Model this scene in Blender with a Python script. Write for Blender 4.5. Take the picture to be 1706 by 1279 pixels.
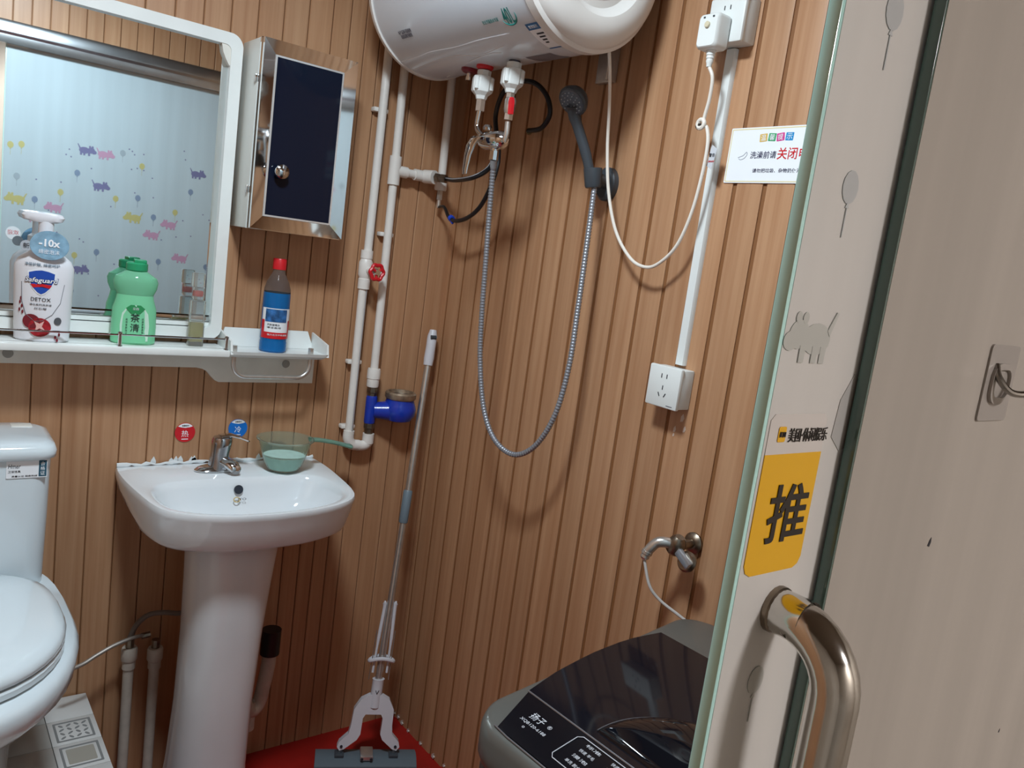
import bpy, bmesh, math, random
from mathutils import Vector, Matrix
random.seed(7)
PI = math.pi
for o in list(bpy.data.objects): bpy.data.objects.remove(o, do_unlink=True)
SC = bpy.context.scene
COL = SC.collection

# ------------------------------------------------------------------ camera
FPX, YAW, PITCH, ROLL = 1338.3, 0.66693, 0.15426, -0.13509
CAM = Vector((-1.297, -2.035, 1.5))
_f = Vector((math.sin(YAW)*math.cos(PITCH), math.cos(YAW)*math.cos(PITCH), -math.sin(PITCH)))
_r = Vector((math.cos(YAW), -math.sin(YAW), 0)); _d = _f.cross(_r)
IX = math.cos(ROLL)*_r + math.sin(ROLL)*_d
IY = -math.sin(ROLL)*_r + math.cos(ROLL)*_d
cd = bpy.data.cameras.new('camera'); cam = bpy.data.objects.new('camera', cd); COL.objects.link(cam)
cam.matrix_world = Matrix(((IX.x, -IY.x, -_f.x, CAM.x), (IX.y, -IY.y, -_f.y, CAM.y), (IX.z, -IY.z, -_f.z, CAM.z), (0, 0, 0, 1)))
cd.sensor_fit = 'HORIZONTAL'; cd.sensor_width = 36; cd.lens = 36*FPX/1706; cd.clip_start = 0.02
SC.camera = cam
# ------------------------------------------------------------------ world, lights, exposure
w = bpy.data.worlds.new('world'); SC.world = w; w.use_nodes = True
w.node_tree.nodes['Background'].inputs[0].default_value = (0.8, 0.85, 0.9, 1)
w.node_tree.nodes['Background'].inputs[1].default_value = 0.15
vs = SC.view_settings; vs.view_transform = 'Standard'; vs.look = 'None'; vs.gamma = 1; vs.use_curve_mapping = False
vs.exposure = 0.0
def area(name, loc, size, power, col, rot=(0, 0, 0)):
    l = bpy.data.lights.new(name, 'AREA'); l.shape = 'DISK'; l.size = size; l.energy = power; l.color = col
    o = bpy.data.objects.new(name, l); COL.objects.link(o); o.location = loc; o.rotation_euler = rot; return o
area('bathroom_light', (-0.95, -1.08, 2.41), 0.26, 27, (0.80, 0.92, 1.0))
area('hallway_light', (-0.30, -3.55, 2.41), 0.40, 43, (1.0, 0.96, 0.94))

# rays through the photograph onto real planes, used to read off real positions
def ray(px, py): return _f + IX*((px-853)/FPX) + IY*((py-639.5)/FPX)
def A(px, py, Y=0.0): d = ray(px, py); return CAM + d*((Y-CAM.y)/d.y)
def B(px, py, X=0.0): d = ray(px, py); return CAM + d*((X-CAM.x)/d.x)
def Zp(px, py, Z=0.0): d = ray(px, py); return CAM + d*((Z-CAM.z)/d.z)

# ------------------------------------------------------------------ materials
def lin(c): return tuple(((v/255)/12.92 if v/255 <= .04045 else ((v/255+.055)/1.055)**2.4) for v in c)
MATS = {}
def mat(name, col, rough=.5, metal=0, trans=0, ior=1.45, coat=0, var=0, scale=40, bump=0, alpha=1, spec=.5, emit=0):
    if name in MATS: return MATS[name]
    m = bpy.data.materials.new(name); m.use_nodes = True; nt = m.node_tree; b = nt.nodes['Principled BSDF']
    c = lin(col); b.inputs['Base Color'].default_value = (*c, 1)
    b.inputs['Roughness'].default_value = rough; b.inputs['Metallic'].default_value = metal
    b.inputs['Transmission Weight'].default_value = trans; b.inputs['IOR'].default_value = ior
    b.inputs['Coat Weight'].default_value = coat; b.inputs['Alpha'].default_value = alpha
    b.inputs['Specular IOR Level'].default_value = spec
    if emit:
        b.inputs['Emission Color'].default_value = (*c, 1); b.inputs['Emission Strength'].default_value = emit
    if var or bump:
        tc = nt.nodes.new('ShaderNodeTexCoord'); n = nt.nodes.new('ShaderNodeTexNoise'); n.inputs['Scale'].default_value = scale
        n.inputs['Detail'].default_value = 5; nt.links.new(tc.outputs['Object'], n.inputs['Vector'])
        if var:
            r = nt.nodes.new('ShaderNodeValToRGB'); nt.links.new(n.outputs['Fac'], r.inputs[0])
            r.color_ramp.elements[0].position = .3; r.color_ramp.elements[1].position = .7
            r.color_ramp.elements[0].color = (*[x*(1-var) for x in c], 1); r.color_ramp.elements[1].color = (*[min(1, x*(1+var)) for x in c], 1)
            nt.links.new(r.outputs[0], b.inputs['Base Color'])
        if bump:
            bp = nt.nodes.new('ShaderNodeBump'); bp.inputs['Strength'].default_value = bump; bp.inputs['Distance'].default_value = .002
            nt.links.new(n.outputs['Fac'], bp.inputs['Height']); nt.links.new(bp.outputs[0], b.inputs['Normal'])
    MATS[name] = m; return m
def wood(name, c1, c2, rough=.42):
    m = bpy.data.materials.new(name); m.use_nodes = True; nt = m.node_tree; b = nt.nodes['Principled BSDF']; N = nt.nodes.new; L = nt.links.new
    tc = N('ShaderNodeTexCoord'); oi = N('ShaderNodeObjectInfo'); mp = N('ShaderNodeMapping'); mp.inputs['Scale'].default_value = (60, 60, 1.6)
    add = N('ShaderNodeVectorMath'); add.operation = 'ADD'; mul = N('ShaderNodeVectorMath'); mul.operation = 'SCALE'; mul.inputs['Scale'].default_value = 9
    L(oi.outputs['Random'], mul.inputs[0]); L(tc.outputs['Object'], add.inputs[0]); L(mul.outputs[0], add.inputs[1]); L(add.outputs[0], mp.inputs['Vector'])
    n = N('ShaderNodeTexNoise'); n.inputs['Scale'].default_value = 1; n.inputs['Detail'].default_value = 6; n.inputs['Roughness'].default_value = .6
    L(mp.outputs[0], n.inputs['Vector'])
    r = N('ShaderNodeValToRGB'); r.color_ramp.elements[0].position = .32; r.color_ramp.elements[1].position = .68
    r.color_ramp.elements[0].color = (*lin(c1), 1); r.color_ramp.elements[1].color = (*lin(c2), 1); L(n.outputs['Fac'], r.inputs[0])
    hs = N('ShaderNodeHueSaturation'); ma = N('ShaderNodeMapRange'); ma.inputs['To Min'].default_value = .94; ma.inputs['To Max'].default_value = 1.06
    L(oi.outputs['Random'], ma.inputs['Value']); L(ma.outputs[0], hs.inputs['Value']); L(r.outputs[0], hs.inputs['Color']); L(hs.outputs[0], b.inputs['Base Color'])
    b.inputs['Roughness'].default_value = rough
    bp = N('ShaderNodeBump'); bp.inputs['Strength'].default_value = .12; bp.inputs['Distance'].default_value = .001; L(n.outputs['Fac'], bp.inputs['Height']); L(bp.outputs[0], b.inputs['Normal'])
    MATS[name] = m; return m
def frosted(name, col, tcol, mixf, streak=0):
    m = bpy.data.materials.new(name); m.use_nodes = True; nt = m.node_tree; N = nt.nodes.new; L = nt.links.new
    nt.nodes.remove(nt.nodes['Principled BSDF']); out = nt.nodes['Material Output']
    d = N('ShaderNodeBsdfDiffuse'); t = N('ShaderNodeBsdfTranslucent'); g = N('ShaderNodeBsdfGlossy'); g.inputs['Roughness'].default_value = .32
    tc = N('ShaderNodeTexCoord'); mp = N('ShaderNodeMapping'); mp.inputs['Scale'].default_value = (26, 26, 1.1); n = N('ShaderNodeTexNoise'); n.inputs['Scale'].default_value = 1; n.inputs['Detail'].default_value = 4
    L(tc.outputs['Object'], mp.inputs['Vector']); L(mp.outputs[0], n.inputs['Vector'])
    r = N('ShaderNodeValToRGB'); r.color_ramp.elements[0].position = .3; r.color_ramp.elements[1].position = .7
    c = lin(col); r.color_ramp.elements[0].color = (*[x*(1-streak) for x in c], 1); r.color_ramp.elements[1].color = (*[min(1, x*(1+streak)) for x in c], 1)
    L(n.outputs['Fac'], r.inputs[0]); L(r.outputs[0], d.inputs['Color']); t.inputs['Color'].default_value = (*lin(tcol), 1)
    mx = N('ShaderNodeMixShader'); mx.inputs[0].default_value = mixf; L(d.outputs[0], mx.inputs[1]); L(t.outputs[0], mx.inputs[2])
    m2 = N('ShaderNodeMixShader'); m2.inputs[0].default_value = .06; L(mx.outputs[0], m2.inputs[1]); L(g.outputs[0], m2.inputs[2]); L(m2.outputs[0], out.inputs['Surface'])
    MATS[name] = m; return m
WOOD = wood('wood_board', (167, 122, 88), (187, 145, 110))
GROOVE = mat('groove_brown', (132, 88, 52), .6)
WHITE = mat('white_plastic', (228, 232, 230), .32, var=.03, scale=15)
CREAM = mat('aged_white_plastic', (222, 220, 212), .4, var=.05, scale=20)
PVC = mat('white_pvc', (226, 222, 216), .35, var=.03, scale=30)
CERAMIC = mat('white_ceramic', (226, 232, 236), .08, coat=.4, var=.02, scale=6)
CHROME = mat('chrome', (215, 218, 220), .08, metal=1)
STEEL = mat('brushed_steel', (208, 206, 202), .28, metal=.85, var=.08, scale=60)
TARN = mat('tarnished_metal', (138, 126, 112), .35, metal=1, var=.25, scale=90)
BLACK = mat('black_rubber', (22, 24, 28), .35)
DGREY = mat('dark_grey_plastic', (62, 68, 74), .38)
RED = mat('red_plastic', (200, 30, 40), .35)
INK = mat('black_ink', (40, 40, 48), .6)
PAPER = mat('white_paper', (236, 240, 244), .35)
FROST = frosted('frosted_film', (228, 224, 220), (196, 214, 220), .22, .04)
FROST2 = frosted('frosted_panel', (186, 178, 170), (180, 160, 140), .20, .07)
TEAL = mat('teal_glass_edge', (186, 232, 226), .12, coat=.5)
DTEAL = mat('dark_green_glass_edge', (74, 96, 88), .15, coat=.5)

# ------------------------------------------------------------------ mesh helpers
MW = {}
class G:
    def __init__(s, M=None): s.bm = bmesh.new(); s.M = M or Matrix()
    def v(s, p): return s.bm.verts.new(s.M @ Vector(p))
    def f(s, vs):
        try: return s.bm.faces.new(vs)
        except ValueError: return None
    def loft(s, rings, cap=True, close=True):
        R = [[s.v(p) for p in r] for r in rings]; n = len(R[0])
        for a, b in zip(R, R[1:]):
            for i in range(n if close else n-1): s.f((a[i], a[(i+1) % n], b[(i+1) % n], b[i]))
        if cap and close:
            s.f(R[0][::-1]); s.f(R[-1])
        return s
    def box(s, c, sz, bev=0, rot=None, seg=2):
        t = bmesh.new(); bmesh.ops.create_cube(t, size=1); bmesh.ops.scale(t, vec=sz, verts=t.verts)
        if bev: bmesh.ops.bevel(t, geom=t.edges[:], offset=bev, segments=seg, affect='EDGES', profile=.5)
        m = s.M @ Matrix.Translation(c) @ (rot.to_4x4() if rot else Matrix())
        bmesh.ops.transform(t, matrix=m, verts=t.verts)
        me = bpy.data.meshes.new('t'); t.to_mesh(me); s.bm.from_mesh(me); bpy.data.meshes.remove(me); t.free(); return s
    def lathe(s, prof, o=(0, 0, 0), ax=(0, 0, 1), n=24, sx=1, sy=1, cap=True):
        ax = Vector(ax).normalized(); o = Vector(o)
        if abs(ax.z) > .999: u = Vector((1, 0, 0))
        else: u = Vector((0, 0, 1)).cross(ax).normalized()
        w_ = ax.cross(u)
        rings = [[o + ax*h + u*(math.cos(2*PI*i/n)*max(r, 1e-5)*sx) + w_*(math.sin(2*PI*i/n)*max(r, 1e-5)*sy) for i in range(n)] for r, h in prof]
        return s.loft(rings, cap)
    def cyl(s, p0, p1, r0, r1=None, n=16, bev=0):
        p0 = Vector(p0); p1 = Vector(p1); L = (p1-p0).length; r1 = r0 if r1 is None else r1
        pr = [(r0, 0), (r1, L)] if not bev else [(r0-bev, 0), (r0, bev), (r1, L-bev), (r1-bev, L)]
        return s.lathe(pr, p0, p1-p0, n)
    def tube(s, pts, r, n=10, cap=True):
        pts = [Vector(p) for p in pts]; k = len(pts); rs = r if isinstance(r, (list, tuple)) else [r]*k
        T = [(pts[min(i+1, k-1)]-pts[max(i-1, 0)]).normalized() for i in range(k)]
        u = T[0].orthogonal().normalized(); rings = []
        for i in range(k):
            u = (u - T[i]*u.dot(T[i])).normalized(); w_ = T[i].cross(u)
            rings.append([pts[i] + (u*math.cos(2*PI*j/n) + w_*math.sin(2*PI*j/n))*rs[i] for j in range(n)])
        return s.loft(rings, cap)
    def prism(s, poly, z0, z1):
        a = [s.v((p[0], p[1], z0)) for p in poly]; b = [s.v((p[0], p[1], z1)) for p in poly]; n = len(poly)
        s.f(a[::-1]); s.f(b)
        for i in range(n): s.f((a[i], a[(i+1) % n], b[(i+1) % n], b[i]))
        return s
    def ring(s, outer, inner, z0, z1):
        n = len(outer)
        o0 = [s.v((p[0], p[1], z0)) for p in outer]; o1 = [s.v((p[0], p[1], z1)) for p in outer]
        i0 = [s.v((p[0], p[1], z0)) for p in inner]; i1 = [s.v((p[0], p[1], z1)) for p in inner]
        for i in range(n):
            j = (i+1) % n
            s.f((o0[i], o0[j], o1[j], o1[i])); s.f((i1[i], i1[j], i0[j], i0[i])); s.f((o1[i], o1[j], i1[j], i1[i])); s.f((o0[j], o0[i], i0[i], i0[j]))
        return s
def spline(pts, k=8):
    P = [Vector(p) for p in pts]; P = [P[0]*2-P[1]] + P + [P[-1]*2-P[-2]]; out = []
    for i in range(1, len(P)-2):
        a, b, c, d = P[i-1:i+3]
        for j in range(k):
            t = j/k; out.append(.5*((2*b) + (c-a)*t + (2*a-5*b+4*c-d)*t*t + (3*b-a-3*c+d)*t**3))
    out.append(P[-2]); return out
def rrect(w_, h, r, n=6, c=(0, 0)):
    out = []
    for qx, qy, a0 in ((1, 1, 0), (-1, 1, 90), (-1, -1, 180), (1, -1, 270)):
        for i in range(n+1):
            a = math.radians(a0 + 90*i/n); out.append((c[0]+qx*(w_/2-r)+r*math.cos(a), c[1]+qy*(h/2-r)+r*math.sin(a)))
    return out
def ell(rx, ry, n=24, c=(0, 0)): return [(c[0]+rx*math.cos(2*PI*i/n), c[1]+ry*math.sin(2*PI*i/n)) for i in range(n)]
def FA(x, z, y=0.0): return Matrix(((1, 0, 0, x), (0, 0, -1, y), (0, 1, 0, z), (0, 0, 0, 1)))       # right = +x, up = +z, out of the back wall
def FB(y, z, x=0.0): return Matrix(((0, 0, -1, x), (-1, 0, 0, y), (0, 1, 0, z), (0, 0, 0, 1)))       # right = -y, up = +z, out of the right wall
def TR(p): return Matrix.Translation(p)
def props(o, label=None, cat=None, group=None, kind=None):
    if label: o['label'] = label
    if cat: o['category'] = cat
    if group: o['group'] = group
    if kind: o['kind'] = kind
    return o
def thing(name, label, cat, base, group=None, kind=None):
    o = bpy.data.objects.new(name, None); COL.objects.link(o); o.empty_display_size = .05
    M = TR(base) if not isinstance(base, Matrix) else base
    o.matrix_world = M; MW[o.name] = M.copy(); return props(o, label, cat, group, kind)
def mesh_of(g, name, m, sharp=32):
    bm = g.bm; bmesh.ops.remove_doubles(bm, verts=bm.verts, dist=1e-6); bmesh.ops.recalc_face_normals(bm, faces=bm.faces)
    me = bpy.data.meshes.new(name); bm.to_mesh(me); bm.free()
    for ml in (m if isinstance(m, (list, tuple)) else [m]): me.materials.append(ml)
    me.shade_smooth(); me.set_sharp_from_angle(angle=math.radians(sharp)); return me
def part(name, g, m, parent=None, label=None, sharp=32):
    """g holds world coordinates; the mesh is stored relative to its parent"""
    base = MW[parent.name] if parent else None
    if base is None:
        if not g.bm.verts: g.bm.verts.new((0, 0, 0))
        xs = [v.co for v in g.bm.verts]; lo = Vector([min(v[i] for v in xs) for i in range(3)]); hi = Vector([max(v[i] for v in xs) for i in range(3)])
        M = TR(((lo.x+hi.x)/2, (lo.y+hi.y)/2, lo.z))
        g.bm.transform(M.inverted())
    else: g.bm.transform(base.inverted())
    me = mesh_of(g, name, m, sharp)
    o = bpy.data.objects.new(name, me); COL.objects.link(o)
    if parent: o.parent = parent; MW[o.name] = base
    else: o.matrix_world = M; MW[o.name] = M
    if label: o['label'] = label
    return o
def single(name, g, m, label, cat, group=None, kind=None, sharp=32): return props(part(name, g, m, sharp=sharp), label, cat, group, kind)
def text(name, s, M, h, m, parent, width=None, depth=.0004, mp=None, bold=0, shear=0, label=None):
    """lettering: local x = reading direction, y = up, z = out"""
    c = bpy.data.curves.new('t', 'FONT'); c.body = s; c.size = 1; c.align_x = 'CENTER'; c.align_y = 'CENTER'; c.resolution_u = 2; c.offset = bold; c.shear = shear
    o = bpy.data.objects.new('t', c); COL.objects.link(o); dg = bpy.context.evaluated_depsgraph_get(); ev = o.evaluated_get(dg)
    me = bpy.data.meshes.new_from_object(ev, depsgraph=dg); bpy.data.objects.remove(o); bpy.data.curves.remove(c)
    g = G(); g.bm.from_mesh(me); bpy.data.meshes.remove(me)
    bm = g.bm
    if not bm.verts: return None
    xs = [v.co.x for v in bm.verts]; ys = [v.co.y for v in bm.verts]; W = max(xs)-min(xs); H = max(ys)-min(ys); cx = (max(xs)+min(xs))/2; cy = (max(ys)+min(ys))/2
    ky = h/H; kx = (width/W) if width else ky
    r = bmesh.ops.extrude_face_region(bm, geom=bm.faces[:]); 
    for e in r['geom']:
        if isinstance(e, bmesh.types.BMVert): e.co.z = 1
    for v in bm.verts:
        p = Vector(((v.co.x-cx)*kx, (v.co.y-cy)*ky, v.co.z*depth)); v.co = mp(p) if mp else M @ p
    return part(name, g, m, parent, label)
# ------------------------------------------------------------------ room shell
CEIL = 2.45; XL = -1.76; YF = -1.83
REDF = mat('red_floor', (150, 24, 18), .5, var=.12, scale=14, bump=.2)
HALLW = mat('hall_beige', (188, 180, 170), .6, var=.06, scale=4)
CEILM = mat('ceiling_board', (122, 108, 94), .7)
def slab(name, lo, hi, m, label, kind='structure'):
    g = G(); lo = Vector(lo); hi = Vector(hi); g.box((lo+hi)/2, hi-lo); o = part(name, g, m); return props(o, label, None, None, kind)
slab('floor', (XL, YF, -.06), (.08, .08, 0), REDF, 'red painted bathroom floor')
slab('floor_hall', (-2.6, -4.1, -.06), (.9, YF, 0), mat('hall_tile', (150, 140, 128), .4, var=.06, scale=6), 'hallway floor outside the sliding door')
slab('ceiling', (-2.6, -4.1, CEIL), (.9, .08, CEIL+.06), CEILM, 'plain brownish ceiling')
WB = slab('wall_back', (XL, .006, 0), (.08, .08, CEIL), GROOVE, 'brown boarded wall behind the basin and mirror')
WR = slab('wall_right', (.004, YF, 0), (.08, .006, CEIL), GROOVE, 'brown boarded wall with the water heater')
WL = slab('wall_left', (XL-.08, YF, 0), (XL, .08, CEIL), GROOVE, 'brown boarded wall beside the toilet')
WF = slab('wall_front', (XL, YF, 2.10), (.007, -1.79, CEIL), GROOVE, 'boarded header above the sliding door')
slab('wall_hall_back', (-2.6, -4.1, 0), (.9, -4.02, CEIL), HALLW, 'far hallway wall')
slab('wall_hall_left', (-2.68, -4.1, 0), (-2.6, YF, CEIL), HALLW, 'left hallway wall')
slab('wall_hall_right', (.9, -4.1, 0), (.98, YF, CEIL), HALLW, 'right hallway wall')
slab('wall_front_left', (-2.6, YF, 0), (XL, -1.75, CEIL), HALLW, 'wall left of the doorway')
slab('wall_front_right', (.08, YF, 0), (.9, -1.75, CEIL), HALLW, 'wall right of the glass panel')
_pm = {}
def plank(parent, width, height, M, chamf=.0018, th=.0068, cw=None):
    cw = cw or chamf
    key = (round(width, 4), round(height, 3), chamf, th)
    if key not in _pm:
        w2 = width/2; g = G()
        sec = [(-w2, 0), (-w2, th-chamf), (-w2+cw, th), (w2-cw, th), (w2, th-chamf), (w2, 0)]
        g.loft([[(x, -y, 0) for x, y in sec], [(x, -y, height) for x, y in sec]])
        _pm[key] = mesh_of(g, 'plank', WOOD, 20)
    o = bpy.data.objects.new('plank', _pm[key]); COL.objects.link(o); o.parent = parent
    o.matrix_world = M; o.matrix_parent_inverse = MW[parent.name].inverted(); o.matrix_basis = M
    return o
ga = [.004, -.06, -.122, -.181, -.245, -.288, -.331, -.374, -.423]
while ga[-1] > XL+.05: ga.append(ga[-1]-.0627)
ga[-1] = XL
for a, b in zip(ga, ga[1:]): plank(WB, a-b-.0022, CEIL, TR(((a+b)/2, .0068, 0)))
gb = [.0085] + [-.023-.0697*i for i in range(26)] + [-1.79]
for a, b in zip(gb, gb[1:]):
    if a-b > .014: plank(WR, a-b-.0100, CEIL, TR((.0042, (a+b)/2, 0)) @ Matrix.Rotation(-PI/2, 4, 'Z'), .0009, .0042, .005)
gl = [-.023-.0697*i for i in range(26)]
for a, b in zip(gl, gl[1:]): plank(WL, a-b-.006, CEIL, TR((XL-.0, (a+b)/2, 0)) @ Matrix.Rotation(PI/2, 4, 'Z'), .0016)
for i in range(27): plank(WF, .0627-.003, CEIL-2.13, TR((-.04-i*.0627, -1.79, 2.13)) @ Matrix.Rotation(PI, 4, 'Z'))
# caulk bits where the boards meet the floor
CAULK = mat('white_caulk', (206, 200, 194), .6)
for (px, py, s) in ((656, 1189, 5), (662, 1196, 8), (668, 1206, 9), (678, 1222, 7), (699, 1240, 7), (720, 1262, 9), (738, 1277, 6)):
    p = B(px, py, -.004); p.z = max(p.z, .001); g = G(); k = s/1338*2.2
    pts = [(-k*.4, 0), (k*.3, -k*.05), (k*.55, k*.4), (k*.1, k*.5), (k*.25, k*1.1), (-k*.3, k*.7)]
    gg = G(FB(p.y, p.z, 0)); gg.prism(pts, 0, .004); part('caulk_flake', gg, CAULK, WR)
def lamp(loc, r, label):
    t = thing('ceiling_lamp', label, 'lamp', loc)
    part('lamp_base', G(TR(loc)).lathe([(r, .0), (r, .02), (r*.6, .04)], n=40), WHITE, t)
    part('diffuser', G(TR(loc)).lathe([(r*.96, 0), (r*.9, -.008), (0, -.010)], n=40), mat('lamp_diffuser', (255, 255, 255), .5, emit=4), t)
    return t
lamp((-.95, -1.08, 2.425), .15, 'round white lamp on the bathroom ceiling')
lamp((-.30, -3.55, 2.425), .22, 'round white lamp on the hallway ceiling')

# ------------------------------------------------------------------ sliding glass door, fixed panel, track
DX0, DX1, DYF, DYB = -.966, -.14, -1.812, -1.805
D = thing('door_1', 'frosted glass sliding door with teal edge and steel pull handle', None, (DX0, DYF, .01), None, 'structure')
g = G(); g.box(((DX0+.003+DX1)/2, (DYF+DYB)/2, 1.03), (DX1-DX0-.003, DYB-DYF, 2.03)); part('glass_leaf', g, FROST, D)
g = G(); g.box((DX0+.0015, (DYF+DYB)/2, 1.03), (.003, DYB-DYF, 2.03), .0006); part('glass_edge', g, TEAL, D, 'teal polished glass edge')
for px, py in ((52, 70), (337, 140)):
    p = A(px, py, 1.755); part('hanger_bolt', G(TR((p.x, DYB, p.z))).lathe([(.014, 0), (.014, .008), (.011, .012)], ax=(0, 1, 0), n=24), CHROME, D)
part('window_film', G().box(((DX0+.003+DX1)/2, DYB+.0005, 1.03), (DX1-DX0-.006, .001, 2.02)), frosted('blue_film', (214, 230, 236), (170, 200, 214), .30, .05), D, 'pale blue printed window film')
DYB += .001
# prints on the film: balloons and little rounded animals
PC = {'y': (186, 180, 120), 'p': (186, 146, 172), 'v': (116, 116, 154), 'b': (124, 142, 166), 'g': (156, 170, 178)}
def printm(k, faint=False):
    c = PC[k]
    if faint: return MATS.get('print_faint_'+k) or frosted('print_faint_'+k, tuple(int(v*.10+222*.90) for v in c), (186, 200, 204), .35)
    return mat('print_'+k, c, .6)
def balloon(M, s, m, par):
    g = G(M); pts = ell(s*.42, s*.5, 14); g.prism(pts, 0, .0003); g.prism([(-s*.1, -s*.62), (s*.1, -s*.62), (0, -s*.42)], 0, .00035); g.prism([(-s*.02, -s*1.5), (s*.02, -s*1.5), (s*.02, -s*.6), (-s*.02, -s*.6)], 0, .0004)
    part('balloon_print', g, m, par)
def critter(M, s, m, par, fl=1):
    g = G(M)
    zi = [.0002]
    def up(): zi[0] += .00003; return zi[0]
    for cx_, cy_, rx_, ry_ in ((-.22, -.05, .50, .33), (.42, .02, .34, .30), (.68, -.12, .24, .20), (.28, .36, .10, .12), (.52, .36, .10, .12)): g.prism(ell(rx_*s, ry_*s, 16, (fl*cx_*s, cy_*s)), 0, up())
    for x_ in (-.52, -.22, .22): g.prism([(fl*x_*s-.09*s, -.55*s), (fl*x_*s+.09*s, -.55*s), (fl*x_*s+.10*s, -.2*s), (fl*x_*s-.10*s, -.2*s)], 0, up())
    tl = [(-.66, .02), (-.78, .30), (-.88, .52), (-.80, .54), (-.68, .34), (-.56, .14)]; g.prism([(fl*x*s, y*s) for x, y in tl][::fl], 0, up())
    part('animal_print', g, m, par)
def inner(px, py, s=.02):    # seen in the mirror: reflect the mirror-space point back to the door's inner face
    p = A(px, py, 1.76); p.x = max(p.x, DX0+s+.006); return Matrix(((-1, 0, 0, p.x), (0, 0, 1, DYB+.0002), (0, 1, 0, p.z), (0, 0, 0, 1)))
for px, py, k, fl in ((145, 250, 'v', 1), (176, 257, 'p', 1), (330, 290, 'v', 1), (12, 328, 'y', -1), (55, 361, 'p', -1), (90, 345, 'p', -1), (222, 362, 'y', -1), (282, 374, 'p', -1), (253, 391, 'p', -1), (133, 448, 'v', 1), (324, 470, 'v', 1), (168, 310, 'v', 1), (300, 430, 'p', -1), (210, 470, 'y', -1)):
    critter(inner(px, py, .044), .040 if k != 'y' else .044, printm(k), D, -fl)
for px, py, k in ((36, 240, 'y'), (28, 293, 'g'), (129, 288, 'b'), (237, 277, 'y'), (292, 354, 'y'), (256, 362, 'b'), (161, 420, 'b'), (124, 425, 'y'), (118, 484, 'b'), (264, 436, 'b'), (58, 332, 'b'), (193, 331, 'y'), (230, 330, 'b'), (101, 320, 'y'), (318, 320, 'b'), (15, 240, 'y'), (343, 445, 'b'), (205, 255, 'g')):
    balloon(inner(px, py), .026, printm(k), D)
rs = random.Random(3)
for i in range(46):
    px, py = rs.uniform(15, 350), rs.uniform(240, 510); g = G(inner(px, py)); g.prism(ell(.003, .003, 8), 0, .0003); part('dot_print', g, printm('v'), D)
def outer(px, py): p = A(px, py, DYF); return FA(p.x, p.z, DYF-.0002)
critter(outer(1350, 560), .024, printm('y', 1), D, -1)
balloon(outer(1416, 312), .016, printm('g', 1), D); balloon(outer(1258, 1132), .016, printm('y', 1), D); balloon(outer(1490, 18), .018, printm('g', 1), D)
# pull handle
P0 = A(1291, 1013, DYF); so = .041; lo = .031
path = [P0+Vector((0, .0, 0)), P0+Vector((0, -.02, 0))]
for i in range(9):
    a = i/8*PI/2; path.append(P0+Vector((0, -(so-lo)-lo*math.sin(a), -lo*(1-math.cos(a)))))
path += [P0+Vector((0, -so, -.10)), P0+Vector((0, -so, -.20))]
for i in range(9):
    a = i/8*PI/2; path.append(P0+Vector((0, -so+lo*(1-math.cos(a)), -.266-lo*math.sin(a))))
path.append(P0+Vector((0, 0, -.30)))
hb = part('pull_handle', G().tube(path, .0120, 20), mat('handle_steel', (206, 204, 200), .12, metal=1, var=.08, scale=50), D, 'polished steel tube pull handle')
for dz in (0, -.30):
    part('handle_collar', G(TR(P0+Vector((0, 0, dz)))).lathe([(.0128, 0), (.0128, .003), (.0121, .004)], ax=(0, -1, 0), n=20), TARN, D)
# fixed panel in front of the door leaf
PXL, PYF, PYB = -.8925, -1.820, -1.8135
FP = thing('glass_partition', 'fixed beige frosted glass panel beside the sliding door', None, (PXL, PYF, 0), None, 'structure')
g = G(); g.box(((PXL+.002)/2, (PYF+PYB)/2, 1.05), (-PXL-.002, PYB-PYF, 2.10)); part('glass_sheet', g, FROST2, FP)
g = G(); g.box((PXL+.001, (PYF+PYB)/2, 1.05), (.002, PYB-PYF, 2.10), .0004); part('glass_edge', g, DTEAL, FP, 'dark green polished glass edge')
for px, py, s in ((1548, 904, .0022), (1664, 1217, .0012)):
    p = A(px, py, PYF); gg = G(FA(p.x, p.z, PYF)); gg.prism([(-s, -s*.8), (s*.2, -s*1.2), (s*.8, s*.2), (s*.5, s*1.6), (-s*.2, s*.9)], 0, .0003); part('chip_mark', gg, INK, FP)
# aluminium track above the door
T = [(-.012, 2.045), (.012, 2.045), (.016, 2.06), (.016, 2.075), (.024, 2.085), (.024, 2.115), (.016, 2.128), (-.012, 2.13)]
g = G(); g.loft([[(x, -1.79+a, z) for a, z in T] for x in (XL, .0)]); props(part('trim_1', g, mat('aluminium', (196, 200, 204), .3, metal=1, var=.06, scale=20)), 'brushed aluminium track above the sliding door', None, None, 'structure')
g = G(); g.box((XL+.025, -1.81, 1.05), (.05, .04, 2.1), .003); props(part('trim_2', g, WOOD), 'wooden jamb at the left of the doorway', None, None, 'structure')

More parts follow.
